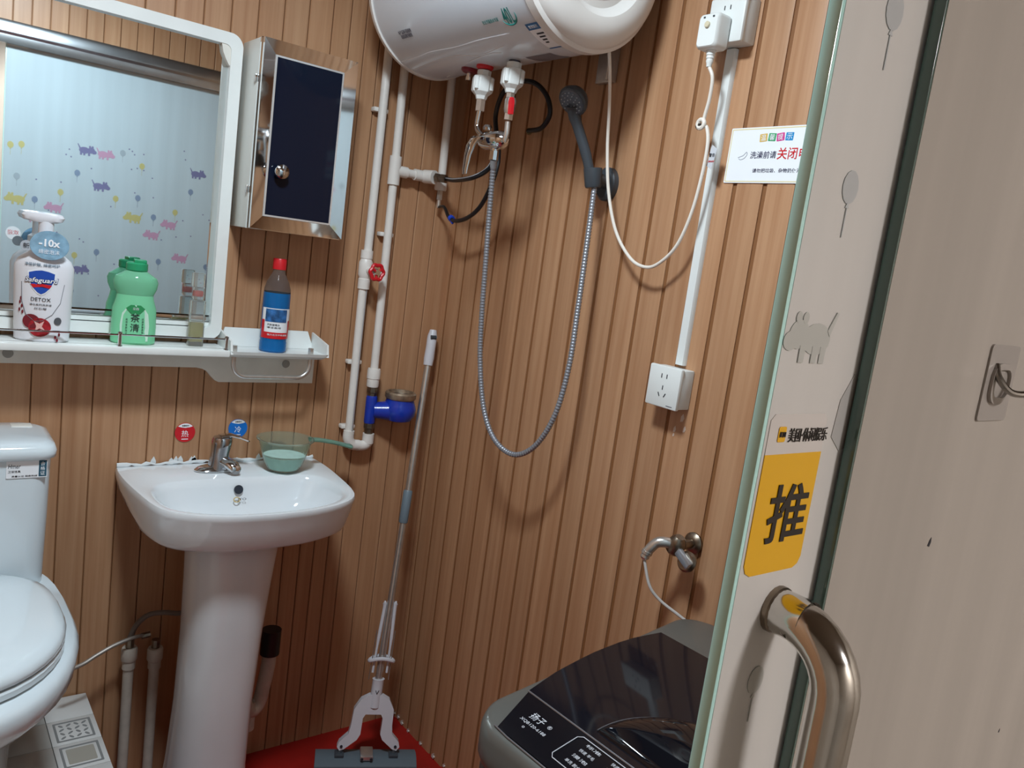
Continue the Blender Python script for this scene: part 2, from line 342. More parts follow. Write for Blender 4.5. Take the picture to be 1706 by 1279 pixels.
# stickers on the door and the hook on the panel
def quad(c, Y): return [A(px, py, Y) for px, py in c]
YEL = mat('yellow_vinyl', (226, 172, 30), .3)
pa = A(1287, 690, DYF); pb = A(1381, 688, DYF); pc = A(1239, 962, DYF); py_ = A(1273, 758, DYF)
sx0, sx1, sz1, sz0, szy = pa.x-.0005, pb.x-.001, pa.z, pc.z, py_.z
S = thing('push_sticker', 'yellow sticker with a black push character above the steel handle', 'sticker', FA((sx0+sx1)/2, (sz0+sz1)/2, DYF))
W_, H_ = sx1-sx0, sz1-sz0
M0 = FA((sx0+sx1)/2, 0, DYF)
def rel(z): return z
bot = [(-W_/2, szy), (-W_/2, sz0+.006), (-W_/2+.002, sz0+.002), (-W_/2+.006, sz0), (W_/2-.006, sz0), (W_/2-.002, sz0+.002), (W_/2, sz0+.006), (W_/2, szy)]
part('yellow_field', G(M0).prism(bot, 0, .0005), YEL, S)
top = [(-W_/2, szy), (W_/2, szy), (W_/2, sz1-.003), (W_/2-.003, sz1), (-W_/2+.003, sz1), (-W_/2, sz1-.003)]
part('clear_header', G(M0).prism(top, 0, .0004), mat('clear_vinyl', (206, 200, 196), .25), S)
p = A(1308, 853, DYF); text('push_character', '推', FA(p.x+.001, p.z, DYF-.0007), .031, mat('sticker_black', (42, 36, 32), .5), S, width=.034, bold=.012)
p = A(1343, 723, DYF); text('header_lettering', '美团·休闲娱乐', FA(p.x+.001, p.z, DYF-.0006), .0072, mat('sticker_black', (0, 0, 0)), S, width=W_*.70, bold=.002)
p = A(1301, 723, DYF); g = G(FA(p.x, p.z, DYF-.0005)); g.prism(rrect(.0062, .0078, .001, 3), 0, .0003); part('yellow_mark', g, YEL, S)
text('mark_lettering', '美团', FA(p.x, p.z, DYF-.0009), .0028, INK, S, width=.005)
# old glue residue above the sticker
p = A(1415, 690, DYF); g = G(FA(p.x, p.z, DYF)); g.prism([(-.014, -.012), (-.004, -.02), (.010, -.016), (.012, .0), (.006, .016), (-.003, .022), (-.012, .008)], 0, .0004)
part('glue_residue', g, mat('glue_grey', (172, 170, 168), .3), D)
# round sticker on the inside of the door
p = A(22, 388, 1.76); RS = thing('round_sticker', 'round white sticker with red writing seen in the mirror', 'sticker', Matrix(((-1, 0, 0, p.x), (0, 0, 1, DYB), (0, 1, 0, p.z), (0, 0, 0, 1))))
MI = MW[RS.name]; part('disc', G(MI).prism(ell(.026, .026, 32), 0, .0006), PAPER, RS); text('lettering', '欢迎', MI @ TR((0, .003, .0006)), .018, RED, RS)
# transparent hook on the panel
c = [A(px, py, PYF) for px, py in ((1652, 573), (1698, 577), (1626, 700), (1671, 699))]
hw = abs(c[1].x-c[0].x); hz0 = (c[2].z+c[3].z)/2; hz1 = (c[0].z+c[1].z)/2; hx = (c[0].x+c[1].x)/2
CLEAR = mat('clear_plastic', (188, 180, 174), .12, trans=.35, ior=1.3)
HK = thing('adhesive_hook', 'transparent plastic adhesive hook on the beige glass panel', 'hook', FA(hx, (hz0+hz1)/2, PYF))
part('plate', G(MW[HK.name]).prism(rrect(hw, hz1-hz0, .003, 4), 0, .0014), CLEAR, HK)
part('hook_loop', G(MW[HK.name]).tube(spline([(-.010, .012, .001), (-.012, .004, .005), (-.006, -.004, .012), (.006, -.002, .02), (.012, .006, .02)], 6), .0022, 10), mat('hook_steel', (150, 146, 142), .2, metal=1), HK)
part('hook_socket', G(MW[HK.name]).ring(rrect(.030, .026, .009, 5, (0, 0)), rrect(.022, .018, .006, 5, (0, 0)), .0012, .0035), CLEAR, HK)
# ------------------------------------------------------------------ mirror, shelf, things on the shelf
MIRX0, MIRX1, MIRZ0, MIRZ1 = -1.255, -.652, 1.205, 1.925
MC = ((MIRX0+MIRX1)/2, (MIRZ0+MIRZ1)/2); mw, mh = MIRX1-MIRX0, MIRZ1-MIRZ0
MM = thing('wall_mirror', 'rectangular mirror in a rounded white plastic frame above the basin', 'mirror', FA(MC[0], MC[1], 0))
M = MW[MM.name]; fw = .027
part('frame', G(M).ring(rrect(mw, mh, .03, 8), rrect(mw-2*fw, mh-2*fw, .014, 8), 0, .034), WHITE, MM)
SILV = mat('mirror_silver', (232, 240, 242), .015, metal=1)
bw = .016; iw, ih = mw-2*fw, mh-2*fw
g = G(M); g.prism([(-iw/2, -ih/2+.03), (iw/2-bw, -ih/2+.03), (iw/2-bw, ih/2), (-iw/2, ih/2)], .006, .020); part('mirror_glass', g, SILV, MM)
g = G(M); g.loft([[(iw/2-bw, y, .006), (iw/2, y, .006), (iw/2, y, .0165), (iw/2-bw, y, .020)] for y in (-ih/2+.03, ih/2)]); part('bevelled_edge', g, SILV, MM)
g = G(M); g.box((0, -ih/2+.021, .017), (iw, .012, .010), .002); part('bottom_trim', g, CHROME, MM)
g = G(M); g.box((0, -ih/2+.008, .014), (iw, .012, .008), .001); part('lower_rail', g, WHITE, MM)
g = G(M); g.prism([(iw/2-.022, ih/2), (iw/2-.018, ih/2-.018), (iw/2-.010, ih/2-.034), (iw/2-.002, ih/2-.046), (iw/2, ih/2-.046), (iw/2, ih/2)], .018, .032); part('corner_clip', g, CREAM, MM)
# shelf
SX0, SX1, SZ = -1.27, -.395, 1.192
SH = thing('wall_shelf', 'white plastic shelf under the mirror with a tray end and towel bar', 'shelf', ((SX0+SX1)/2, 0, 1.10))
TX = -.655                                  # the tray starts here
g = G(); g.box(((SX0+TX)/2, -.062, SZ-.008), (TX-SX0, .120, .016), .003); part('shelf_board', g, WHITE, SH)
# tray end: rounded basin with flared rim
def tray(y0, y1, dz, z): return [(x, y, z) for x, y in rrect(SX1-TX+2*dz, y1-y0+2*dz, .016+max(dz, 0), 6, ((SX0*0+TX+SX1)/2, (y0+y1)/2))]
g = G(); g.loft([tray(-.110, -.012, -.008, SZ-.018), tray(-.116, -.004, 0, SZ-.010), tray(-.120, -.002, .0, SZ-.002), tray(-.116, -.005, -.003, SZ-.003), tray(-.110, -.012, -.012, SZ-.006)]); part('tray', g, WHITE, SH)
g = G(); rw = SX1-TX
g.loft([[(TX+.004, -.004, SZ-.004), (SX1-.004, -.004, SZ-.004), (SX1-.004, -.016, SZ-.004), (TX+.004, -.016, SZ-.004)], [(TX+.020, -.003, SZ+.042), (SX1-.02, -.003, SZ+.042), (SX1-.02, -.007, SZ+.042), (TX+.02, -.007, SZ+.042)]]); part('tray_back', g, WHITE, SH)
for sgn, x in ((1, SX1-.003), (-1, TX+.003)):
    g = G(); g.loft([[(x, -.010, SZ-.010), (x, -.116, SZ-.010), (x-sgn*.006, -.116, SZ-.010), (x-sgn*.006, -.010, SZ-.010)], [(x, -.006, SZ+.040), (x, -.108, SZ+.022), (x-sgn*.005, -.108, SZ+.022), (x-sgn*.005, -.006, SZ+.040)]]); part('tray_side', g, WHITE, SH)
# back plate with its step
zt = SZ-.016; z1, z2 = 1.130, 1.094
poly = [(SX0, zt), (SX0, z1), (-.700, z1), (-.685, z1-.003), (-.672, z1-.010), (-.662, z1-.022), (-.652, z2+.004), (-.643, z2), (-.392, z2), (-.392, zt)]
part('back_plate', G(FA(0, 0, 0)).prism(poly, 0, .014), CREAM, SH)
for px, py in ((476, 606), (13, 588)):
    p = A(px, py, -.014); part('screw_cap', G(TR(p)).lathe([(.0105, 0), (.0105, .002), (.009, .003)], ax=(0, -1, 0), n=20), mat('grey_cap', (150, 148, 142), .5), SH)
# towel bar
bx0, bx1, by = -.637, -.440, -.095
pts = [(bx0, by, SZ-.012), (bx0, by, 1.158)]
for i in range(1, 8): a = i/7*PI/2; pts.append((bx0+.034*(1-math.cos(a)), by, 1.158-.034*math.sin(a)))
for i in range(0, 8): a = i/7*PI/2; pts.append((bx1-.034+.034*math.sin(a), by, 1.124+.034*(1-math.cos(a))))
pts += [(bx1, by, SZ-.012)]
part('towel_bar', G().tube(pts, .0058, 12), STEEL, SH, 'steel towel bar')
for x in (bx0, bx1): part('bar_nut', G().cyl((x, by, SZ-.006), (x, by, SZ+.010), .0075, n=6), STEEL, SH)
# guard rail
RZ = SZ+.026; ry = -.112
part('guard_rail', G().tube([(SX0+.01, ry, RZ), (TX-.006, ry, RZ)], .0022, 8), CHROME, SH, 'thin chrome guard rail')
for x in (A(200, 560, ry).x, TX-.008, -1.25): part('rail_post', G().lathe([(.006, 0), (.006, .002), (.004, .004), (.004, .026), (.005, .028), (.005, .031), (.003, .033)], (x, ry, SZ), n=12), CHROME, SH)
p = Zp(240, 571, SZ); part('drain_cap', G(TR(p)).lathe([(.010, 0), (.010, .0012), (.008, .002)], n=20), STEEL, SH)

def oval(cx, cy, z, rx, ry_, n=32, pw=2.0):
    out = []
    for i in range(n):
        a = 2*PI*i/n; c, s = math.cos(a), math.sin(a)
        out.append((cx+rx*math.copysign(abs(c)**(2/pw), c), cy+ry_*math.copysign(abs(s)**(2/pw), s), z))
    return out
def patch(M, rx, ry_, z0, z1, a0, a1, off=.0006, n=14, shape=None, k=8):
    """curved label on an oval bottle; a = angle from the front (-y)"""
    g = G(M); rows = []
    for j in range(k+1):
        z = z0+(z1-z0)*j/k; s = shape(j/k) if shape else 1; rows.append([((rx+off)*math.sin((a0+(a1-a0)*(.5+(i/n-.5)*s))), -(ry_+off)*math.cos((a0+(a1-a0)*(.5+(i/n-.5)*s))), z) for i in range(n+1)])
    g.loft(rows, False, False); return g
def curve_text(name, s, M, rx, ry_, z, h, m, par, width=None, a0=0, off=.0012, **kw):
    def mp(p):
        a = a0 + p.x/rx; r = off+p.z; return M @ Vector(((rx+r)*math.sin(a), -(ry_+r)*math.cos(a), z+p.y))
    return text(name, s, None, h, m, par, width, .0003, mp, **kw)

# hand wash pump bottle
p = Zp(60, 556, SZ); bx, byy = p.x, -.066
HB = thing('hand_wash_bottle', 'white pump bottle of hand wash with pomegranate print on the shelf', 'bottle', TR((bx, byy, SZ)) @ Matrix.Rotation(math.radians(-14), 4, 'Z'))
M = MW[HB.name]; BW = mat('bottle_white', (226, 228, 234), .3)
prof = [(0, .048, .030), (.004, .052, .034), (.03, .053, .035), (.08, .0545, .036), (.13, .056, .036), (.158, .056, .036), (.172, .050, .034), (.184, .036, .029), (.192, .024, .023), (.198, .021, .021)]
part('body', G(M).loft([oval(0, 0, z, a, b, 36, 2.0) for z, a, b in prof]), BW, HB)
pump = part('pump', G(M).lathe([(.022, .196), (.023, .20), (.023, .216), (.015, .222), (.0145, .240), (.0145, .252)], n=20), BW, HB)
part('pump_spout', G(M).loft([oval(-.006+dx, 0, z, a, b, 24, 2.4) for z, a, b, dx in ((.250, .024, .013, 0), (.254, .036, .015, 0), (.262, .040, .016, 0), (.268, .036, .014, 0), (.270, .028, .011, 0))]), BW, HB)
tagm = mat('hologram_tag', (150, 196, 226), .18, metal=.4, var=.25, scale=60)
part('neck_tag', G(M @ TR((.012, -.037, .205)) @ Matrix.Rotation(PI/2-.12, 4, 'X')).prism(ell(.036, .030, 28), 0, .0008), tagm, HB, 'blue hologram neck tag')
text('tag_lettering', '-10x', M @ TR((.012, -.0385, .210)) @ Matrix.Rotation(PI/2-.12, 4, 'X'), .016, PAPER, HB, bold=.03)
text('tag_small_lettering', '绵密泡沫', M @ TR((.012, -.0410, .192)) @ Matrix.Rotation(PI/2-.12, 4, 'X'), .009, PAPER, HB)
part('round_tag', G(M @ TR((-.030, -.036, .200)) @ Matrix.Rotation(PI/2-.1, 4, 'X')).prism(ell(.011, .011, 20), 0, .0012), mat('tag_grey', (170, 178, 186), .3), HB)
text('round_tag_lettering', '新', M @ TR((-.030, -.0378, .200)) @ Matrix.Rotation(PI/2-.1, 4, 'X'), .011, INK, HB)
BL = mat('logo_blue', (34, 78, 172), .35)
curve_text('headline', '净倍护肤, 绵密呵护', M, .056, .036, .163, .0075, mat('teal_ink', (52, 96, 120), .5), HB, width=.066)
def front(M, poly, z, rx=.0555, ry_=.036, off=.0007):
    g = G(); 
    def mp(x, y, o): a = x/rx; return M @ Vector(((rx+o)*math.sin(a), -(ry_+o)*math.cos(a), z+y))
    a = [g.bm.verts.new(mp(x, y, off)) for x, y in poly]; b = [g.bm.verts.new(mp(x, y, off+.0003)) for x, y in poly]
    n = len(a); g.f(a[::-1]); g.f(b)
    for i in range(n): g.f((a[i], a[(i+1) % n], b[(i+1) % n], b[i]))
    return g
shield = [(-.024, .018), (-.012, .022), (0, .024), (.012, .022), (.024, .018), (.023, .004), (.016, -.012), (.007, -.022), (0, -.026), (-.007, -.022), (-.016, -.012), (-.023, .004)]
part('shield_rim', front(M, [(x*1.12, y*1.12) for x, y in shield], .128), PAPER, HB); part('shield_logo', front(M, shield, .128, off=.0011), BL, HB)
part('shield_band', front(M, [(-.020, -.006), (0, -.004), (.019, -.006), (.015, -.013), (.002, -.010), (-.015, -.013)], .128, off=.0015), RED, HB)
curve_text('logo_outline', 'Safeguard', M, .0555, .036, .130, .0150, mat('navy_logo', (30, 52, 110), .4), HB, width=.063, off=.0020, bold=.05, shear=.2)  # bold navy outline printed behind the white brand lettering
curve_text('logo_lettering', 'Safeguard', M, .0555, .036, .130, .013, PAPER, HB, width=.060, off=.0026, bold=.015, shear=.2)
curve_text('detox_lettering', 'DETOX', M, .055, .036, .091, .0075, INK, HB, width=.036)
curve_text('small_lettering', '净化系列洗手液', M, .0545, .036, .080, .0042, INK, HB, width=.040); curve_text('small_lettering', '红石榴', M, .0545, .036, .072, .004, INK, HB, width=.022)
arc = [(-.040, .155-.03), (-.038, .085), (-.028, .058), (-.010, .044), (.004, .046), (.022, .060), (.038, .085), (.046, .125)]
part('grey_swoosh', G().tube([M @ Vector((.0553*math.sin(x/.0553)*1.01, -.0367*math.cos(x/.0553), z)) for x, z in arc], .0006, 6), mat('swoosh_grey', (120, 120, 126), .4), HB)
POM = mat('pomegranate_red', (158, 34, 44), .4, var=.3, scale=120)
part('pomegranate_print', front(M, ell(.021, .020, 22), .032, off=.0008), POM, HB); part('pomegranate_print', front(M, ell(.017, .015, 20, (-.017, .008)), .036, off=.0006), mat('pomegranate_dark', (120, 34, 46), .4), HB)
part('pomegranate_flesh', front(M, [(-.010, .010), (.0, .006), (.008, .012), (.004, .0), (.010, -.008), (0, -.004), (-.008, -.010), (-.006, 0)], .034, off=.0013), mat('flesh_pink', (226, 178, 172), .4), HB)
part('seal_print', front(M, ell(.008, .008, 18, (.034, .0)), .047), mat('seal_grey', (86, 88, 94), .4), HB)
for x, z in ((-.042, .082), (-.037, .074), (-.043, .066), (-.035, .062), (-.040, .090), (.030, .012), (.038, .018), (.034, .006)): part('seed_print', front(M, ell(.0025, .004, 8, (x, 0)), z), mat('pomegranate_dark', (0, 0, 0)), HB)

# green detergent bottle
p = Zp(205, 560, SZ); GBX = p.x
GB = thing('detergent_bottle', 'translucent green dish detergent bottle with flip cap on the shelf', 'bottle', TR((GBX, -.058, SZ)) @ Matrix.Rotation(math.radians(-8), 4, 'Z'))
M = MW[GB.name]; GRN = mat('green_liquid', (138, 226, 176), .1, trans=.2, ior=1.3); GRN2 = mat('green_clear', (150, 230, 188), .08, trans=.45, ior=1.2)
prof = [(0, .043, .028), (.004, .047, .031), (.04, .0475, .032), (.08, .046, .032), (.100, .040, .029), (.112, .038, .028), (.128, .045, .031), (.142, .047, .032), (.152, .043, .030), (.160, .030, .024), (.166, .022, .020)]
part('body', G(M).loft([oval(0, 0, z, a, b, 32) for z, a, b in prof[:6]]), GRN, GB); part('shoulder', G(M).loft([oval(0, 0, z, a, b, 32) for z, a, b in prof[5:]]), GRN2, GB)
CAPG = mat('green_cap', (40, 152, 104), .3)
part('cap', G(M).lathe([(.021, .165), (.023, .168), (.023, .182), (.020, .185)], n=24), CAPG, GB); g = G(M); g.box((.006, 0, .188), (.026, .028, .008), .002); part('flip_lid', g, CAPG, GB)
part('label', front(M, [(-.030, -.036), (.030, -.036), (.032, .0), (.028, .026), (.018, .040), (0, .046), (-.018, .040), (-.028, .026), (-.032, .0)], .045, .0475, .032), mat('label_pale_green', (200, 232, 214), .4), GB)
part('label_ribbon', front(M, [(-.020, .038), (-.010, .028), (-.004, .024), (0, .030), (.004, .024), (.010, .028), (.020, .038), (.010, .046), (-.010, .046)], .045, .0475, .032, .0011), mat('ribbon_green', (44, 140, 84), .4), GB)
curve_text('ribbon_lettering', '立白', M, .0475, .032, .083, .006, PAPER, GB, off=.0016)
curve_text('label_lettering', '茶', M, .0475, .032, .062, .018, INK, GB, off=.0012); curve_text('label_lettering', '清', M, .0475, .032, .040, .018, INK, GB, off=.0012)
for dx, z0, z1 in ((-.017, .026, .058), (.016, .030, .060)):
    for k in range(6): curve_text('small_lettering', '天然茶萃洗洁'[k], M, .0475, .032, z1-(z1-z0)*k/5, .0042, INK, GB, a0=dx/.0475, off=.0012)
# slim perfume bottle
p = Zp(307, 566, SZ)
PB_ = thing('perfume_bottle', 'slim clear glass perfume bottle with red cap band and yellow liquid', 'bottle', TR((p.x, -.064, SZ)))
M = MW[PB_.name]; GLS = mat('clear_glass', (226, 232, 230), .04, trans=.85, ior=1.3)
g = G(M); g.box((0, 0, .055), (.034, .022, .110), .003); part('glass_body', g, GLS, PB_)
g = G(M); g.box((0, 0, .034), (.029, .017, .046), .002); part('liquid', g, mat('yellow_liquid', (206, 190, 96), .08, trans=.5, ior=1.3), PB_)
g = G(M); g.box((0, 0, .126), (.026, .020, .030), .003); part('cap_collar', g, GLS, PB_); g = G(M); g.box((0, 0, .126), (.019, .013, .014), .003); part('red_band', g, mat('orange_red', (214, 62, 44), .3), PB_)
g = G(M); g.box((-.002, 0, .158), (.028, .020, .034), .003); part('cap', g, GLS, PB_)
# blue cleaner bottle with red cap
p = Zp(425, 570, SZ-.004)
BB = thing('blue_bottle', 'clear bottle of blue liquid with red cap standing on the shelf tray', 'bottle', TR((p.x, -.062, SZ-.006)))
M = MW[BB.name]; BLQ = mat('blue_liquid', (28, 118, 190), .08, trans=.35, ior=1.33); CLB = mat('clear_pet', (226, 232, 238), .05, trans=.95, ior=1.1)
part('body', G(M).lathe([(.030, 0), (.0335, .004), (.0335, .026), (.0325, .030), (.0335, .034), (.0335, .140), (.033, .150)], n=32), BLQ, BB)
part('shoulder', G(M).lathe([(.033, .150), (.032, .160), (.027, .176), (.020, .190), (.0155, .200), (.0145, .210), (.0145, .214)], n=32), CLB, BB)
part('cap', G(M).lathe([(.0165, .208), (.0165, .232), (.015, .235)], n=28), RED, BB)
a0, a1 = -1.45, 1.5
part('label', patch(M, .0335, .0335, .036, .112, a0, a1, n=24), PAPER, BB)
part('red_band', patch(M, .0335, .0335, .036, .052, a0, a1, .0011, n=24), RED, BB); part('red_side', patch(M, .0335, .0335, .052, .082, .75, a1, .0011, n=10), RED, BB); part('red_side', patch(M, .0335, .0335, .052, .082, a0, -1.15, .0011, n=4), RED, BB)
sea = mat('sea_print', (46, 96, 150), .35, var=.75, scale=70)
part('sea_picture', patch(M, .0335, .0335, .078, .110, -1.1, .55, .0012, n=16), sea, BB)
curve_text('label_lettering', '汽车玻璃水', M, .0335, .0335, .071, .0055, INK, BB, width=.030, a0=-.45); curve_text('label_lettering', '清洁去污', M, .0335, .0335, .064, .0045, INK, BB, width=.034, a0=-.4)
curve_text('band_lettering', '强力去污不伤漆面', M, .0335, .0335, .046, .0045, PAPER, BB, width=.050, a0=-.1, off=.0016)

# ------------------------------------------------------------------ wall cabinet
cx0, cx1, cz0, cz1, cy = -.6415, -.4055, 1.486, 1.917, -.118
CB = thing('wall_cabinet', 'small wall cabinet with black glass door and mirrored chrome border', 'cabinet', FA((cx0+cx1)/2, cz0, 0))
cw, ch = cx1-cx0, cz1-cz0; M = MW[CB.name]
g = G(M); g.box((0, ch/2, .058), (cw, ch, .116), .002); part('body', g, mat('cabinet_white', (218, 224, 220), .35), CB)
def rr(w_, h): return [(-w_/2, ch/2-h/2), (w_/2, ch/2-h/2), (w_/2, ch/2+h/2), (-w_/2, ch/2+h/2)]
CH2 = mat('mirror_chrome', (220, 222, 222), .05, metal=1)
DO = part('door', G(M).prism(rr(cw, ch), .1165, .124), CH2, CB)
bd = .035
g = G(M); o_, i_ = rr(cw-.004, ch-.004), rr(cw-2*bd, ch-2*bd)
for k in range(4):
    j = (k+1) % 4; a, b, c, d = o_[k], o_[j], i_[j], i_[k]
    gg = G(M); gg.loft([[(*a, .124), (*b, .124), (*c, .124), (*d, .124)], [(*a, .139), (*b, .139), (*c, .1305), (*d, .1305)]]); part('bevelled_border', gg, CH2, DO)
part('inner_trim', G(M).ring(rr(cw-2*bd+.004, ch-2*bd+.004), rr(cw-2*bd-.004, ch-2*bd-.004), .126, .1325), mat('silver_trim', (224, 228, 230), .25, metal=.6), DO)
part('black_glass', G(M).prism(rr(cw-2*bd, ch-2*bd), .126, .1315), mat('black_glass', (20, 26, 42), .05, spec=.2), DO)
kp = A(467, 286, -.140); KM = FA(kp.x, kp.z, -.1315) @ Matrix.Scale(1.3, 4)
part('knob', G(KM).lathe([(.006, 0), (.006, .008), (.0125, .010), (.0135, .014), (.0125, .018), (.008, .021), (0, .022)], ax=(0, 0, 1), n=24), CHROME, DO)
hx_ = cx0+.004
for z in (cz0+.09, cz1-.09): g = G(); g.box((cx0-.002, -.110, z), (.004, .010, .016), .001); part('hinge', g, CHROME, CB)

# ------------------------------------------------------------------ water stickers
for nm, ch_, col, px, py, lab in (('hot_water_sticker', '热', RED, 308, 720, 'round red hot water sticker on the boards above the basin'), ('cold_water_sticker', '冷', mat('sticker_blue', (18, 110, 200), .35), 396, 713, 'round blue cold water sticker on the boards above the basin')):
    p = A(px, py, 0); t = thing(nm, lab, 'sticker', FA(p.x, p.z, 0)); M = MW[t.name]; r = .0245
    part('disc', G(M).prism(ell(r, r, 36), 0, .002), col, t)
    seg = [(r*.97*math.cos(a), r*.97*math.sin(a)) for a in [math.radians(42+i*96/10) for i in range(11)]] + [(-.010, r*.55), (0, r*.50), (.010, r*.55)]
    part('white_segment', G(M).prism(seg, .002, .0024), PAPER, t)
    text('character', ch_, M @ TR((0, -.003, .002)), .017, PAPER, t); text('small_lettering', '温馨提示', M @ TR((0, r*.72, .0024)), .004, INK, t)
    g = G(M); g.prism([(-.008, -.018), (.008, -.018), (.008, -.016), (-.008, -.016)], .002, .0024); part('small_line', g, PAPER, t)

# ------------------------------------------------------------------ white pipes on the back wall
py_off = -.030; pr = .0115
def clip(par, x, z): g = G(); g.box((x, -.012, z), (.042, .022, .012), .003); part('pipe_clip', g, PVC, par)
P1 = thing('supply_pipework', 'pair of joined white supply pipes with red valve and tee beside the mirror', 'pipe', (-.275, py_off, .93)); x1 = -.275
part('pipe', G().tube([(x1, py_off, 2.44), (x1, py_off, 1.455)], pr, 16), PVC, P1); part('pipe', G().tube([(x1-.004, py_off, 1.385), (x1, py_off, .94)], pr, 16), PVC, P1)
pv = A(630, 452, -.075); vz = 1.418
part('valve_body', G().lathe([(.0165, -.055), (.0165, -.028), (.015, -.026), (.019, -.016), (.019, .016), (.015, .026), (.0165, .028), (.0165, .05)], (x1-.002, py_off, vz), n=20), PVC, P1)
vd = Vector((.06, -1, 0)).normalized()
vs_ = Vector((x1, py_off, vz-.004)); part('valve_stem', G().cyl(vs_, vs_+vd*.052, .010, n=14), PVC, P1)
hc = vs_+vd*.058
ring = [hc + (Vector((0, 0, 1))*math.sin(a)+Vector((vd.y, -vd.x, 0))*-math.cos(a))*(.0195+.0016*math.cos(6*a)) for a in [2*PI*i/48 for i in range(49)]]
HWv = part('handwheel', G().tube(ring, .0052, 8, False), RED, P1, 'red handwheel')
for k in range(3): a = k*2*PI/3+.5; q = (Vector((0, 0, 1))*math.sin(a)+Vector((vd.y, -vd.x, 0))*-math.cos(a))*.018; part('spoke', G().cyl(hc, hc+q, .004, n=8), RED, HWv)
part('hub_screw', G().cyl(hc-vd*.004, hc+vd*.007, .0075, n=14), CHROME, HWv)
for px, py in ((637, 184), (594, 603), (590, 710)): clip(P1, x1, A(px, py, -.02).z)
part('cable_line', G().tube([(x1+.003, py_off-pr-.0003, 1.37), (x1+.003, py_off-pr-.0003, .95)], .0012, 6), mat('line_grey', (150, 148, 150), .5), P1)
zb = .935
part('elbow', G().tube(spline([(x1, py_off, zb+.028), (x1, py_off, zb+.004), (x1+.012, py_off, zb-.012), (x1+.034, py_off, zb-.016)], 5), .0155, 14), PVC, P1)
x2 = -.217
P2 = P1
part('pipe', G().tube([(x2-.012, py_off, 2.44), (x2-.004, py_off, 1.70)], pr, 16), PVC, P2); part('pipe', G().tube([(x2-.004, py_off, 1.70), (x2, py_off, 1.13)], pr, 16), PVC, P2)
part('tee', G().lathe([(.0165, -.038), (.0165, .038)], (x2-.004, py_off, 1.69), n=20).cyl((x2, py_off, 1.69), (x2+.034, py_off, 1.69), .0155, n=18), PVC, P2)
part('branch', G().cyl((x2+.03, py_off, 1.69), (x2+.062, py_off, 1.69), pr, n=16), PVC, P2)
part('outlet_elbow', G().cyl((x2+.058, py_off, 1.69), (x2+.095, py_off, 1.69), .0155, n=18).cyl((x2+.092, py_off, 1.69), (x2+.092+.012, py_off-.034, 1.69), .0185, n=18), PVC, P2)
oe = Vector((x2+.106, py_off-.036, 1.69)); hd = Vector((.45, -.89, -.05)).normalized()
part('metal_nipple', G().lathe([(.0125, 0), (.0125, .012), (.010, .014), (.010, .018), (.0125, .020), (.0125, .034), (.008, .036)], oe, hd, 6), TARN, P2)
for px, py in ((652, 392),): clip(P2, x2-.002, A(px, py, -.02).z)
part('reducer', G().lathe([(.0165, 0), (.0175, .004), (.0175, .022), (.019, .024), (.019, .045), (.0175, .052)], (x2, py_off, 1.090), n=20), PVC, P2)
part('lower_elbow', G().lathe([(.0165, 0), (.0165, .028)], (x2+.004, py_off, .925), n=18).tube(spline([(x2+.004, py_off, .94), (x2+.002, py_off, .925), (x2-.010, py_off, .918), (x2-.028, py_off, .918)], 5), .0150, 14), PVC, P2)
WM = thing('water_meter', 'blue cast water meter with tarnished ring on the white pipe', 'water meter', (x2, py_off, 1.02))
MB_ = mat('meter_blue', (24, 56, 168), .3, coat=.3, var=.1, scale=40)
part('meter_coupling', G().lathe([(.013, 0), (.013, .020), (.016, .022), (.016, .042), (.013, .044)], (x2+.001, py_off, 1.052), n=8), TARN, WM)
part('meter_coupling', G().lathe([(.012, 0), (.012, .018), (.0165, .020), (.0165, .034), (.013, .036)], (x2+.003, py_off, .950), n=8), TARN, WM)
part('inlet_pipe', G().lathe([(.014, -.040), (.016, -.034), (.016, .036), (.014, .042)], (x2+.002, py_off, 1.022), n=18), MB_, WM)
mc = Vector((x2+.082, py_off-.022, 1.018))
part('chamber', G().lathe([(.018, -.026), (.036, -.020), (.046, -.004), (.048, .014), (.044, .026), (.040, .038), (.040, .044)], mc, n=32), MB_, WM)
part('neck', G().cyl((x2+.010, py_off-.002, 1.022), mc+Vector((-.02, 0, .006)), .022, .030, n=18), MB_, WM)
part('brass_ring', G().lathe([(.042, .042), (.0445, .046), (.0445, .058), (.041, .062), (.036, .062), (.034, .052), (0, .052)], mc, n=36), mat('brass_ring', (160, 142, 122), .45, metal=.7, var=.3, scale=80), WM)
part('dial_glass', G().lathe([(.034, .0525), (.034, .0535)], mc, n=30), mat('meter_dial', (70, 66, 62), .15), WM)
# pipe that drops behind the heater
P3 = thing('drop_pipe', 'white pipe dropping from behind the heater to a black hose', 'pipe', (-.07, py_off, 1.65)); x3 = -.070
part('pipe', G().tube([(x3-.012, py_off, 2.44), (x3, py_off, 1.70)], pr, 16), PVC, P3)
part('socket', G().lathe([(.0155, 0), (.0175, .004), (.0175, .038), (.0155, .044)], (x3, py_off, 1.660), n=20), PVC, P3)
part('hex_nut', G().cyl((x3, py_off, 1.634), (x3, py_off, 1.660), .0085, n=6), STEEL, P3); part('ferrule', G().cyl((x3, py_off, 1.612), (x3, py_off, 1.636), .006, n=10), STEEL, P3)
